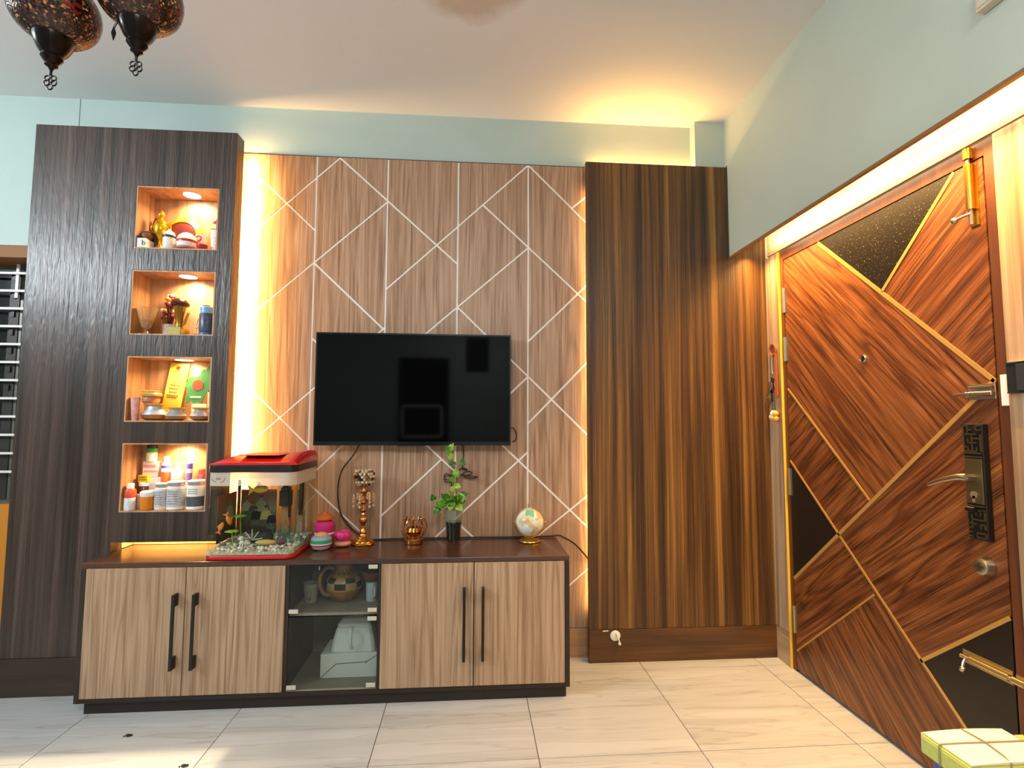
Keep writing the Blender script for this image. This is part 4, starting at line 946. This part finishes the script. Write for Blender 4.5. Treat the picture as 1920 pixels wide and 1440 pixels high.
MB().tube([(.0745 * math.cos(a) * .98, -.0745 * math.sin(a) * .28, .098 + .0745 * math.sin(a) * .96) for a in [2 * PI * i / 36 for i in range(36)]], .0016, 6, closed=True).build('meridian_ring', GLD2, gb)
MB().lathe([(.004, .0), (.052, .0), (.056, .004), (.054, .008), (.022, .012), (.010, .020), (.006, .020)], 32, close=False).build('base', GLD2, gb)
MB().ball((-.0805, 0, .100), .0045, 8, 6).ball((.0805, 0, .096), .0045, 8, 6).build('pivot_knobs', GLD2, gb)
MB().lathe([(.0018, .168), (.0016, .190), (.0006, .192)], 8, (-.008, 0, 0)).build('pin', GLD2, gb)

# ---------------------------------------------------------------- inside the glass bay
FLU = .3986; FLB = .0772
STONE = plain('grey_stoneware', '#9a9482', .45, noise=.08)
mg = thing('mug', 'grey cream mug in the upper glass bay', 'mug', (-.741, -.255, FLU))
MB().lathe([(.022, 0), (.026, .002), (.036, .088), (.033, .088), (.024, .008), (.002, .006)], 26, close=False).build('body', STONE, mg)
MB().tube(smooth_path([(.004, -.033, .066), (.006, -.050, .062), (.006, -.052, .036), (.003, -.029, .022)], 4), .0045, 8).build('handle', STONE, mg)
pb = thing('perfume_bottle', 'square grey-green bottle with a silver cap behind the mug', 'bottle', (-.728, -.175, FLU))
MB().box(-.030, -.018, 0, .030, .018, .125).build('body', plain('grey_green_bottle', '#5d6254', .25), pb, bevel=.004)
MB().lathe([(.011, .1255), (.011, .146), (.008, .150)], 16).build('cap', CHROME, pb)
jg = thing('painted_jug', 'round ochre jug painted with black diamonds in the upper glass bay', 'jug', (-.598, -.225, FLU))
OCH = plain('ochre_glaze', '#9a6a30', .3, noise=.12, nscale=30); BLKG = plain('black_glaze', '#15110f', .25)
def jmif(j, i):
    if 5 <= j <= 8: return 1 if (i // 4 + (j - 5) // 2) % 2 else 2
    return 3 if j in (4, 9) or (j in (10, 11) and (i + j) % 3 == 0) else 0
MB().lathe([(.044, 0), (.050, .006), (.064, .020), (.074, .038), (.081, .056), (.083, .064), (.084, .078), (.081, .092), (.075, .104), (.066, .114), (.052, .126), (.043, .138), (.040, .150), (.042, .162), (.050, .174), (.047, .174), (.038, .155)], 40, mif=jmif, close=False).build('body', [OCH, BLKG, plain('cream_glaze', '#b89468', .3), plain('amber_glaze', '#b98a3c', .3)], jg)
MB().tube(smooth_path([(-.040, -.030, .150), (-.066, -.045, .160), (-.094, -.050, .130), (-.100, -.050, .085), (-.084, -.045, .045), (-.060, -.040, .030)], 5), .0085, 10).build('handle', OCH, jg)
cu_ = thing('white_cup', 'white cup carrying a terracotta bowl in the upper glass bay', 'cup', (-.462, -.250, FLU))
MB().lathe([(.024, 0), (.026, .003), (.029, .090), (.027, .090), (.022, .006)], 24, close=False).build('body', plain('white_ceramic', '#c9d2d4', .3), cu_)
MB().tube(smooth_path([(.012, -.026, .070), (.020, -.042, .066), (.022, -.044, .036), (.012, -.024, .022)], 4), .004, 8).build('handle', plain('white_ceramic', '#c9d2d4', .3), cu_)
tb = thing('terracotta_bowl', 'terracotta bowl stacked on the white cup behind glass', 'bowl', (-.464, -.250, FLU + .0908))
MB().lathe([(.018, 0), (.030, .006), (.042, .026), (.046, .048), (.043, .048), (.036, .024), (.002, .012)], 26, close=False).build('bowl', plain('terracotta', '#8a4026', .6), tb)
MB().lathe([(.047, .044), (.049, .047), (.047, .050), (.045, .047), (.047, .044)], 26, close=False).build('rim', plain('terracotta_dark', '#6a2c1a', .6), tb)
wb_ = thing('gift_box', 'white folded carton in the lower glass bay', 'box', (-.545, -.225, FLB))
WCARD = plain('white_card', '#e0e4e2', .6); FOLD = plain('fold_line', '#4a4c4a', .7)
MB().box(-.130, -.085, 0, .128, .085, .105).build('body', WCARD, wb_, bevel=.002)
fo = MB()
for (a, b) in (((-.130, .001), (-.060, .062)), ((-.060, .062), (.075, .068)), ((.075, .068), (.128, .100))): fo.tube([(a[0], -.0857, a[1]), (b[0], -.0857, b[1])], .0014, 5)
fo.ball((.075, -.0862, .066), .0032, 6, 5)
fo.build('fold_line', FOLD, wb_)
sj = thing('ceramic_jar', 'white square ceramic jar with a handle on the white carton', 'jar', (-.534, -.225, FLB + .1056))
WC2 = plain('white_glaze', '#e6e9e6', .25)
mb = MB()
for (s, z) in ((.096, 0), (.100, .006), (.092, .055), (.080, .100), (.076, .104)): mb.v += [(x * s, y * s * .75, z) for x, y in ((-1, -.86), (-.86, -1), (.86, -1), (1, -.86), (1, .86), (.86, 1), (-.86, 1), (-1, .86))]
for j in range(4):
    for i in range(8): mb.face((8 * j + i, 8 * j + (i + 1) % 8, 8 * (j + 1) + (i + 1) % 8, 8 * (j + 1) + i))
mb.face(range(8)[::-1]); mb.face(range(32, 40))
mb.build('body', WC2, sj, bevel=.002)
mb = MB()
for (s, z) in ((.077, .105), (.074, .122), (.060, .142), (.030, .150)): mb.v += [(x * s, y * s * .75, z) for x, y in ((-1, -.86), (-.86, -1), (.86, -1), (1, -.86), (1, .86), (.86, 1), (-.86, 1), (-1, .86))]
for j in range(3):
    for i in range(8): mb.face((8 * j + i, 8 * j + (i + 1) % 8, 8 * (j + 1) + (i + 1) % 8, 8 * (j + 1) + i))
mb.face(range(8)[::-1]); mb.face(range(24, 32))
mb.build('lid', WC2, sj, bevel=.002)
MB().tube(smooth_path([(-.006, -.058, .108), (-.006, -.092, .104), (-.006, -.100, .066), (-.006, -.088, .028), (-.006, -.070, .024)], 5), .0075, 10).build('handle', WC2, sj)

# ---------------------------------------------------------------- niche one (top): trophies and crockery
def jar(name, label, cat, loc, parts, group=None, n=24):
    t = thing(name, label, cat, loc, group)
    for p in parts:
        nm, prof, mt = p[:3]; kw = p[3] if len(p) > 3 else {}
        MB().lathe(prof, n, **kw).build(nm, mt, t)
    return t
YGOLD = plain('yellow_gold', '#d9a51e', .25, .8); WHG = plain('white_glazed', '#ebe6da', .3); ORR = plain('orange_red_glaze', '#c9481a', .35); MAR = plain('maroon_glaze', '#5e1f1a', .35); REDG = plain('red_glaze', '#b21f22', .35)
h = SH[0]
bx = thing('keepsake_box', 'small white box with a black spine in the top niche', 'box', (-1.613, -.205, h))
MB().box(-.009, -.02, 0, .030, .05, .046).build('box', plain('white_box', '#d8d4cc', .5), bx, bevel=.001); MB().box(-.016, -.021, -.0, -.0092, .05, .056).build('spine', BLACK, bx)
MB().box(.014, -.0208, .012, .0175, -.0201, .036).lathe([(.0048, -.0004), (.0085, -.0004), (.0085, .0004), (.0048, .0004), (.0048, -.0004)], 16, (.0225, -.0204, .0195), axis='y', close=False).build('letter', BLACK, bx)
jar('clay_pot', 'tiny round brown and cream pot on the small white box', 'pot', (-1.600, -.185, h + .0466), [('body', [(.012, 0), (.022, .008), (.026, .020), (.022, .034), (.012, .040)], plain('brown_clay', '#6a3c22', .5)), ('lid', [(.0125, .0405), (.020, .042), (.006, .048)], WHG)])
jar('dark_figurine', 'dark brown hooded figurine behind the gold urn in the top niche', 'figurine', (-1.602, -.114, h), [('robe', [(.024, 0), (.026, .01), (.020, .06), (.026, .10), (.022, .125), (.010, .138)], plain('dark_wood_carving', '#38190f', .45)), ('head', [(.006, .1385), (.013, .146), (.015, .160), (.009, .176), (.002, .188)], plain('dark_wood_carving', '#38190f', .45))])
u = jar('trophy_urn', 'yellow gold lidded urn trophy in the top niche', 'trophy', (-1.552, -.160, h), [('base', [(.026, 0), (.028, .008), (.020, .020), (.009, .034), (.008, .056)], YGOLD), ('bowl', [(.008, .0565), (.020, .074), (.030, .100), (.032, .122), (.028, .136), (.030, .140)], YGOLD), ('lid', [(.030, .1405), (.024, .152), (.012, .162), (.008, .170), (.014, .180), (.015, .190), (.009, .204), (.002, .212)], YGOLD)])
for s in (-1, 1): MB().tube(smooth_path([(s * .029, 0, .128), (s * .044, 0, .136), (s * .046, 0, .110), (s * .026, 0, .088)], 4), .003, 6).build('handle', YGOLD, u)
pt = thing('display_plate', 'round orange-rimmed plate standing at the back of the top niche', 'plate', (-1.475, -.118, h + .1000)); pt.rotation_euler = (-.12, 0, 0); pt.scale = (1.3, 1.3, 1.3)
MB().lathe([(.001, .004), (.046, .006), (.055, .002)], 36, axis='y', close=False).build('centre', MAR, pt)
MB().lathe([(.0552, .002), (.075, -.006), (.0755, -.004), (.055, .006), (.0552, .002)], 36, axis='y', close=False, mif=lambda j, i: 0 if i < 18 else 1).build('rim', [plain('orange_glaze', '#d9851e', .35), ORR], pt)
jar('sugar_bowl', 'small white lidded pot with dark stripes in the top niche', 'pot', (-1.492, -.192, h), [('body', [(.018, 0), (.026, .010), (.028, .034), (.027, .058)], WHG), ('stripe', [(.0275, .0585), (.029, .064), (.027, .070)], plain('black_line', '#2c2722', .4)), ('lid', [(.027, .0705), (.022, .086), (.010, .094), (.005, .104)], WHG)])
jar('tureen', 'white patterned lidded bowl with pink band in the top niche', 'bowl', (-1.416, -.176, h), [('saucer', [(.028, 0), (.046, .006), (.047, .009)], plain('pink_glaze', '#c25060', .35)), ('body', [(.024, .0095), (.042, .020), (.046, .040)], WHG), ('band', [(.0465, .0405), (.0475, .046), (.046, .052)], REDG), ('lid', [(.046, .0525), (.038, .074), (.022, .088), (.008, .094)], plain('mottled_white', '#e4dccb', .35, noise=.25, nscale=120))])
jar('emblem_cup', 'white cup with a red ring emblem standing behind the red bowl', 'cup', (-1.368, -.135, h), [('stand', [(.022, 0), (.022, .046)], WHG), ('cup', [(.018, .0465), (.026, .056), (.028, .092), (.026, .092), (.022, .056)], WHG), ])
MB().lathe([(.010, -.001), (.0155, -.001), (.0155, .001), (.010, .001), (.010, -.001)], 24, (-1.368, -.1645, h + .072), axis='y', close=False).build('ring_emblem', REDG, bpy.data.objects['emblem_cup']).matrix_parent_inverse = Matrix.Translation((1.368, .135, -h))
jar('red_bowl', 'tiny red bowl at the right of the top niche', 'bowl', (-1.333, -.196, h), [('bowl', [(.014, 0), (.024, .012), (.026, .026), (.022, .026), (.012, .010)], REDG)])
fv = jar('patterned_vase', 'slim white patterned vase with a pink flower in the top niche', 'vase', (-1.284, -.170, h), [('body', [(.017, 0), (.019, .004), (.022, .110), (.019, .110), (.016, .01)], plain('white_lace_glaze', '#e4e0d8', .35, noise=.3, nscale=150)), ('rim', [(.0222, .1105), (.024, .114), (.020, .116)], plain('grey_line', '#8f8a84', .4))])
MB().tube([(0, 0, .06), (.002, 0, .15)], .0015, 5).ball((.004, 0, .158), .012, 8, 6).ball((-.006, -.004, .152), .009, 8, 6).ball((.010, -.004, .148), .008, 8, 6).build('flower', plain('dusty_pink', '#c46a6c', .6), fv)

# ---------------------------------------------------------------- niche two: dessert glass, trophy, blue mug
h = SH[1]
dg_ = thing('dessert_glass', 'clear flared dessert glass at the left of the second niche', 'glass', (-1.580, -.184, h))
MB().lathe([(.001, .001), (.036, .001), (.037, .004), (.014, .009), (.009, .018), (.014, .030), (.022, .038), (.034, .080), (.047, .132), (.045, .132), (.031, .080), (.018, .038), (.001, .034)], 28, close=False, rfun=lambda a, z: 1 + (.05 * math.cos(8 * a) if z > .035 else 0)).build('glass', plain('warm_pressed_glass', '#f3dcb4', .06, trans=.85), dg_)
MB().lathe([(.001, .040), (.019, .040), (.028, .072)], 24, close=False).build('sweets', plain('amber_sweets', '#d99a3c', .4, noise=.4, nscale=90), dg_)
bq = thing('dried_bouquet', 'dried red and cream flower bunch in a pale pot, second niche', 'flowers', (-1.505, -.126, h))
MB().lathe([(.024, 0), (.030, .004), (.034, .060), (.031, .060), (.028, .01)], 22, close=False).build('pot', plain('mottled_pot', '#c9bba6', .5, noise=.3, nscale=90), bq)
rng = random.Random(21); hd = MB(); stm = MB()
for i in range(60):
    a = rng.uniform(0, 2 * PI); rr_ = rng.uniform(.0, .042); z = rng.uniform(.085, .215) ; k = 1 - max(0, z - .15) * 8
    x, y = rr_ * math.cos(a) * max(.3, k), min(.025, rr_ * math.sin(a)) * max(.3, k)
    stm.tube([(0, 0, .03), (x * .6, y * .6, z * .6), (x, y, z)], .0013, 4)
    hd.ball((x, y, z), rng.uniform(.006, .011), 7, 5, mi=rng.choice([0, 0, 1, 2, 3]))
stm.build('stems', plain('dry_stem', '#5a3a20', .7), bq); hd.build('flower_heads', [plain('dried_red', '#8f2a1c', .6), plain('dried_cream', '#d9bd96', .6), plain('dried_brown', '#5a2c18', .6), plain('dried_orange', '#c26a2c', .6)], bq)['kind'] = 'stuff'
tr = jar('trophy', 'gold trophy with a dark domed top in the second niche', 'trophy', (-1.432, -.178, h), [('column', [(.016, .041), (.014, .052), (.018, .090), (.028, .142)], plain('streaked_gold', '#a97a2e', .22, .9)), ('dome', [(.030, .1425), (.041, .148), (.042, .158), (.034, .172), (.018, .182), (.003, .185)], plain('dark_maroon_gloss', '#3c1a17', .15))])
MB().box(-.042, -.018, 0, .016, .020, .040).build('base', plain('olive_base', '#b5a84e', .4), tr, bevel=.002)
MB().prism([(.018, .045), (.030, .060), (.044, .112), (.036, .114), (.020, .070)], lambda a, b: (a, -.004, b), lambda a, b: (a, .004, b)).build('wing', plain('streaked_gold', '#a97a2e', .22, .9), tr)
jar('orange_ornament', 'small orange round ornament at the foot of the domed trophy', 'ornament', (-1.396, -.190, h), [('body', [(.010, 0), (.018, .006), (.020, .018), (.014, .030), (.003, .035)], plain('orange_gloss', '#c9861e', .3))])
wf = thing('wire_figure', 'thin wire figure with a hooked top on a small block, second niche', 'figurine', (-1.358, -.150, h))
MB().box(-.018, -.012, 0, .018, .012, .016).build('block', plain('pale_wood_block', '#c99a5c', .5), wf, bevel=.001)
MB().tube(smooth_path([(-.006, 0, .016), (-.006, 0, .05), (-.002, 0, .080), (.006, 0, .092), (.012, 0, .086)], 4), .0018, 6).ball((-.006, 0, .045), .006, 8, 6).build('wire', STEEL, wf)
bm2 = jar('blue_mug', 'dark blue patterned mug with a light blue lid in the second niche', 'mug', (-1.300, -.180, h), [('foot', [(.036, 0), (.036, .012)], plain('mid_blue', '#2f62a8', .35)), ('body', [(.034, .0125), (.036, .02), (.036, .104), (.034, .108)], plain('navy_pattern', '#3a3f5c', .35, noise=.5, nscale=70)), ('lid', [(.034, .1085), (.033, .112), (.034, .138), (.028, .142)], plain('light_blue', '#6f9fc4', .35))])
MB().lathe([(.010, .1425), (.018, .146), (.018, .150)], 16, (-.008, 0, 0)).build('lid_knob', plain('mid_blue', '#2f62a8', .35), bm2)

# ---------------------------------------------------------------- niche three: pots, plaque, map souvenir
h = SH[2]
jar('pink_tumbler', 'pale pink flared tumbler at the left of the third niche', 'tumbler', (-1.606, -.196, h), [('body', [(.012, 0), (.013, .002), (.021, .110), (.0195, .110), (.012, .006)], plain('pink_print_glass', '#d9a3a0', .25, noise=.25, nscale=60))])
SILV = plain('silver_clay', '#a8a7ac', .35, .4); GOLDR = plain('gold_rim', '#d8b45c', .3, .6); BRC = plain('bronze_clay', '#8a6238', .4, .3)
def handi(x, y, s, lab, sq=1.):
    t = jar('clay_handi', lab, 'pot', (x, y, h), [('body', [(.036 * s, 0), (.058 * s, .012 * s), (.064 * s, .030 * s)], BRC), ('shoulder', [(.064 * s, .0302 * s), (.056 * s, .044 * s), (.040 * s, .062 * s), (.036 * s, .072 * s)], SILV), ('rim', [(.036 * s, .0722 * s), (.052 * s, .082 * s), (.053 * s, .088 * s), (.040 * s, .086 * s)], GOLDR)])
    t.scale = (1, sq, 1)
    return t
handi(-1.531, -.172, .93, 'wide silver and bronze pot under the gold lidded jar, third niche', .64)
handi(-1.424, -.182, .72, 'small silver and bronze pot in the middle of the third niche')
handi(-1.312, -.178, .72, 'small silver and bronze pot below the green map souvenir')
jar('lidded_jar', 'brown jar with a broad gold lid on the wide silver pot', 'jar', (-1.548, -.172, h + .0826), [('body', [(.028, 0), (.036, .008), (.038, .022), (.034, .030)], plain('rose_clay', '#a8694a', .45)), ('lid', [(.034, .0305), (.044, .034), (.046, .044), (.040, .052), (.044, .058), (.030, .062)], GOLDR)])
pq = thing('award_plaque', 'yellow award plaque with dark lettering leaning in the third niche', 'plaque', (-1.488, -.1245, h + .0026)); pq.rotation_euler = (-.10, .10, 0)
MB().box(-.045, -.004, .0035, .045, .004, .288).build('board', plain('golden_plaque', '#e0ab3a', .35, .2), pq, bevel=.001)
pl = MB()
for r_i, (z, w) in enumerate(((.242, .030), (.228, .022), (.186, .016), (.170, .040), (.152, .044), (.134, .038), (.118, .052), (.108, .048))):
    x = -w / 2 - .006
    while x < w / 2 - .006:
        k = rng.uniform(.004, .008); pl.box(x, -.0046, z, x + k * .75, -.0041, z + .006); pl.box(x + k * .3, -.0046, z - .004, x + k * .5, -.0041, z); x += k * 1.15
    if r_i > 2: pl.box(-w / 2 - .006, -.0046, z + .0062, w / 2 - .006, -.0041, z + .0075)
pl.build('lettering', plain('dark_lettering', '#5a3a14', .5), pq)['kind'] = 'stuff'
MB().lathe([(.001, .0008), (.010, .0008), (.010, -.0004)], 16, (-.004, -.0046, .262), axis='y', close=False).build('seal', REDG, pq)
mp_ = thing('map_souvenir', 'green map-shaped souvenir with a red disc standing in the third niche', 'souvenir', (-1.352, -.125, h + .0006))
MAPP = [(-.058, .084), (-.062, .10), (-.050, .15), (-.066, .176), (-.050, .196), (-.058, .215), (-.040, .218), (-.012, .216), (.006, .226), (.010, .246), (.022, .256), (.026, .244), (.038, .262), (.054, .276), (.064, .262), (.060, .235), (.070, .21), (.058, .18), (.072, .16), (.050, .14), (.040, .15), (.034, .128), (.020, .10), (.016, .084), (-.004, .096), (-.022, .080), (-.034, .098)]
MB().prism(MAPP, lambda a, b: (a, -.003, b), lambda a, b: (a, .003, b)).build('map', plain('map_green', '#3f7a3a', .4, noise=.2, nscale=25), mp_)
MB().lathe([(.001, .0016), (.026, .0016), (.026, -.0004)], 28, (-.004, -.0035, .176), axis='y', close=False).build('red_disc', plain('flag_red', '#d8401c', .4), mp_)
MB().box(-.040, -.014, .0, .048, .016, .012).box(-.030, -.003, .012, .040, .003, .083).box(.046, -.003, .010, .054, .003, .150).build('stand', plain('cream_stand', '#e2d6a8', .4), mp_)
MB().box(-.038, -.0045, .112, .014, -.0033, .120).build('ribbon', plain('pale_ribbon', '#e6e0b4', .4), mp_)

# ---------------------------------------------------------------- niche four: medicine jars and cartons
h = SH[3]
LAB = plain('grey_label', '#bdbabb', .45, noise=.2, nscale=70); WPL = plain('white_jar_plastic', '#efeae2', .35); DLAB = plain('slate_label', '#4a5056', .45, noise=.25, nscale=60); SLV = plain('silver_lid', '#b8aca6', .3, .6)
jar('syrup_bottle', 'small red and white medicine bottle at the left of the lowest niche', 'bottle', (-1.604, -.198, h), [('label', [(.023, 0), (.024, .003), (.024, .058)], plain('white_blue_label', '#dcdde0', .4, noise=.15, nscale=90)), ('red_band', [(.0242, .0585), (.0242, .090), (.018, .100)], plain('red_orange_label', '#bf4420', .4)), ('cap', [(.014, .1005), (.0145, .122), (.012, .124)], WPL)])
jar('metal_tin', 'small pinkish metal tin beside the red and white bottle', 'tin', (-1.570, -.176, h), [('body', [(.016, 0), (.017, .002), (.017, .058)], plain('pink_tin', '#b08a80', .35, .4)), ('lid', [(.0175, .0585), (.018, .068), (.015, .072)], SLV)])
jar('spice_jar', 'dark brown jar with a white lid behind the pinkish tin', 'jar', (-1.586, -.128, h), [('body', [(.020, 0), (.022, .004), (.022, .098), (.018, .104)], plain('dark_brown_glass', '#3a2014', .2)), ('lid', [(.021, .1045), (.022, .118), (.019, .122)], WPL)])
jar('amber_jar', 'squat amber jar with a white lid in the lowest niche', 'jar', (-1.527, -.196, h), [('body', [(.026, 0), (.029, .004), (.030, .050), (.028, .062)], plain('amber_contents', '#cf7a16', .2)), ('lid', [(.029, .0625), (.031, .066), (.031, .084), (.026, .088)], WPL)])
for (x, y, r, hh, labt, lid_, bd_) in ((-1.470, -.188, .027, .124, 'slim white medicine jar with lined grey label beside the amber jar', SLV, LAB), (-1.402, -.188, .038, .132, 'widest white medicine jar with grey label in the middle of the row', SLV, LAB), (-1.312, -.186, .039, .136, 'white medicine jar with a slate panel label at the row end by the aquarium', SLV, DLAB)):
    t = jar('medicine_jar', labt, 'jar', (x, y, h), [('body', [(r * .9, 0), (r, .004), (r, hh * .80), (r * .86, hh * .84)], WPL), ('label', [(r + .0005, hh * .12), (r + .0006, hh * .12), (r + .0006, hh * (.74 if bd_ is LAB else .46)), (r + .0005, hh * (.74 if bd_ is LAB else .46))], bd_, dict(close=False)), ('lid_ring', [(r * .90, hh * .845), (r * .97, hh * .86), (r * .97, hh * .96)], lid_), ('lid_top', [(r * .97, hh * .962), (r * 1.0, hh * .97), (r * .97, hh), (r * .5, hh * 1.01)], WPL)], group='white medicine jars')
    ln = MB()
    for k in range(6 if bd_ is LAB else 3):
        z = hh * (.22 + .085 * k) if bd_ is LAB else hh * (.56 + .07 * k); w = r * (.62 if bd_ is LAB else .42)
        for q in range(7):
            a = -PI / 2 - .55 + q * .17
            ln.box((r + .0008) * math.cos(a), (r + .0008) * math.sin(a) - .0004, z, (r + .0008) * math.cos(a + .12), (r + .0008) * math.sin(a + .12) - .0001, z + .0024)
    ln.build('print_lines', plain('label_print', '#55555c', .5), t)['kind'] = 'stuff'
def carton(name, label, loc, s, mt, band=None):
    t = thing(name, label, 'box', loc); w, d, hh = s
    MB().box(-w / 2, -d / 2, 0, w / 2, d / 2, hh).build('body', mt, t, bevel=.001)
    MB().box(-w / 2 + .004, -d / 2 - .0006, hh * .3, w / 2 - .004, -d / 2 - .0001, hh * .42).box(-w / 2 + .004, -d / 2 - .0006, hh * .6, w / 2 - .012, -d / 2 - .0001, hh * .8).build('print', band or LAB, t)
    return t
carton('medicine_carton', 'plain white carton under the yellow packet in the lowest niche', (-1.560, -.1435, h + .1226), (.05, .03, .003), WPL) if False else None
carton('medicine_carton', 'tall white carton at the back of the lowest niche below the pink one', (-1.548, -.1075, h), (.072, .032, .146), WPL)
carton('medicine_carton', 'yellow medicine carton on the dark brown jar', (-1.584, -.128, h + .1224), (.044, .030, .034), plain('yellow_card', '#d8b21c', .5), plain('brown_print', '#8a6a14', .5))
carton('medicine_carton', 'white and pink carton below the green-lidded jar', (-1.562, -.1075, h + .1464), (.072, .034, .074), plain('pale_pink_card', '#e8cfc6', .5), plain('pink_print', '#c98a96', .5))
jar('cream_jar', 'cream jar with a green lid topping the stack of cartons', 'jar', (-1.566, -.1118, h + .2208), [('body', [(.022, 0), (.024, .003), (.024, .044)], plain('cream_plastic', '#dfd6be', .4)), ('lid', [(.0245, .0445), (.025, .048), (.025, .062), (.023, .064)], plain('green_lid', '#3f9a4c', .4)), ('cap', [(.022, .0645), (.022, .078), (.020, .080)], plain('dark_green_cap', '#1d2a18', .4))])
carton('medicine_carton', 'long white carton lying behind the medicine jars', (-1.430, -.118, h), (.155, .048, .118), WPL)
zc_ = h + .1186
jar('lotion_bottle', 'bottle with white top, blue band and orange base behind the jars', 'bottle', (-1.490, -.118, zc_), [('base', [(.022, 0), (.0225, .003), (.0225, .052)], plain('orange_label', '#d2602a', .4)), ('white_ring', [(.0225, .0525), (.022, .070)], WPL), ('blue_band', [(.0222, .0705), (.022, .084)], plain('blue_band', '#4a4fa0', .4)), ('neck', [(.022, .0845), (.016, .098), (.013, .104), (.013, .124), (.011, .126)], WPL)])
sb = jar('spray_bottle', 'white pump spray bottle between the orange bottle and purple tube', 'bottle', (-1.438, -.118, zc_), [('body', [(.026, 0), (.028, .003), (.028, .058), (.012, .072)], WPL), ('pump', [(.008, .0725), (.008, .086)], WPL)])
MB().box(-.010, -.006, .0865, .024, .006, .096).build('nozzle', plain('pale_blue_plastic', '#b9d3dc', .4), sb, bevel=.001)
jar('cream_tube', 'small purple and white tube standing behind the jars', 'tube', (-1.381, -.120, zc_), [('cap', [(.010, 0), (.011, .002), (.011, .016)], plain('violet', '#6a52b0', .4)), ('purple_part', [(.012, .0165), (.014, .046)], plain('violet', '#6a52b0', .4)), ('white_part', [(.014, .0465), (.0145, .066)], WPL), ('purple_end', [(.0145, .0665), (.014, .092), (.012, .094)], plain('deep_violet', '#4a3f96', .4))])
jar('red_capped_jar', 'tall jar with a bright red cap at the back beside the aquarium', 'jar', (-1.310, -.118, h), [('body', [(.028, 0), (.030, .004), (.030, .150), (.026, .158)], plain('dark_red_label', '#7a2620', .4)), ('cap', [(.025, .1585), (.026, .160), (.026, .182), (.023, .184)], plain('bright_red_cap', '#cf3a1e', .4))])
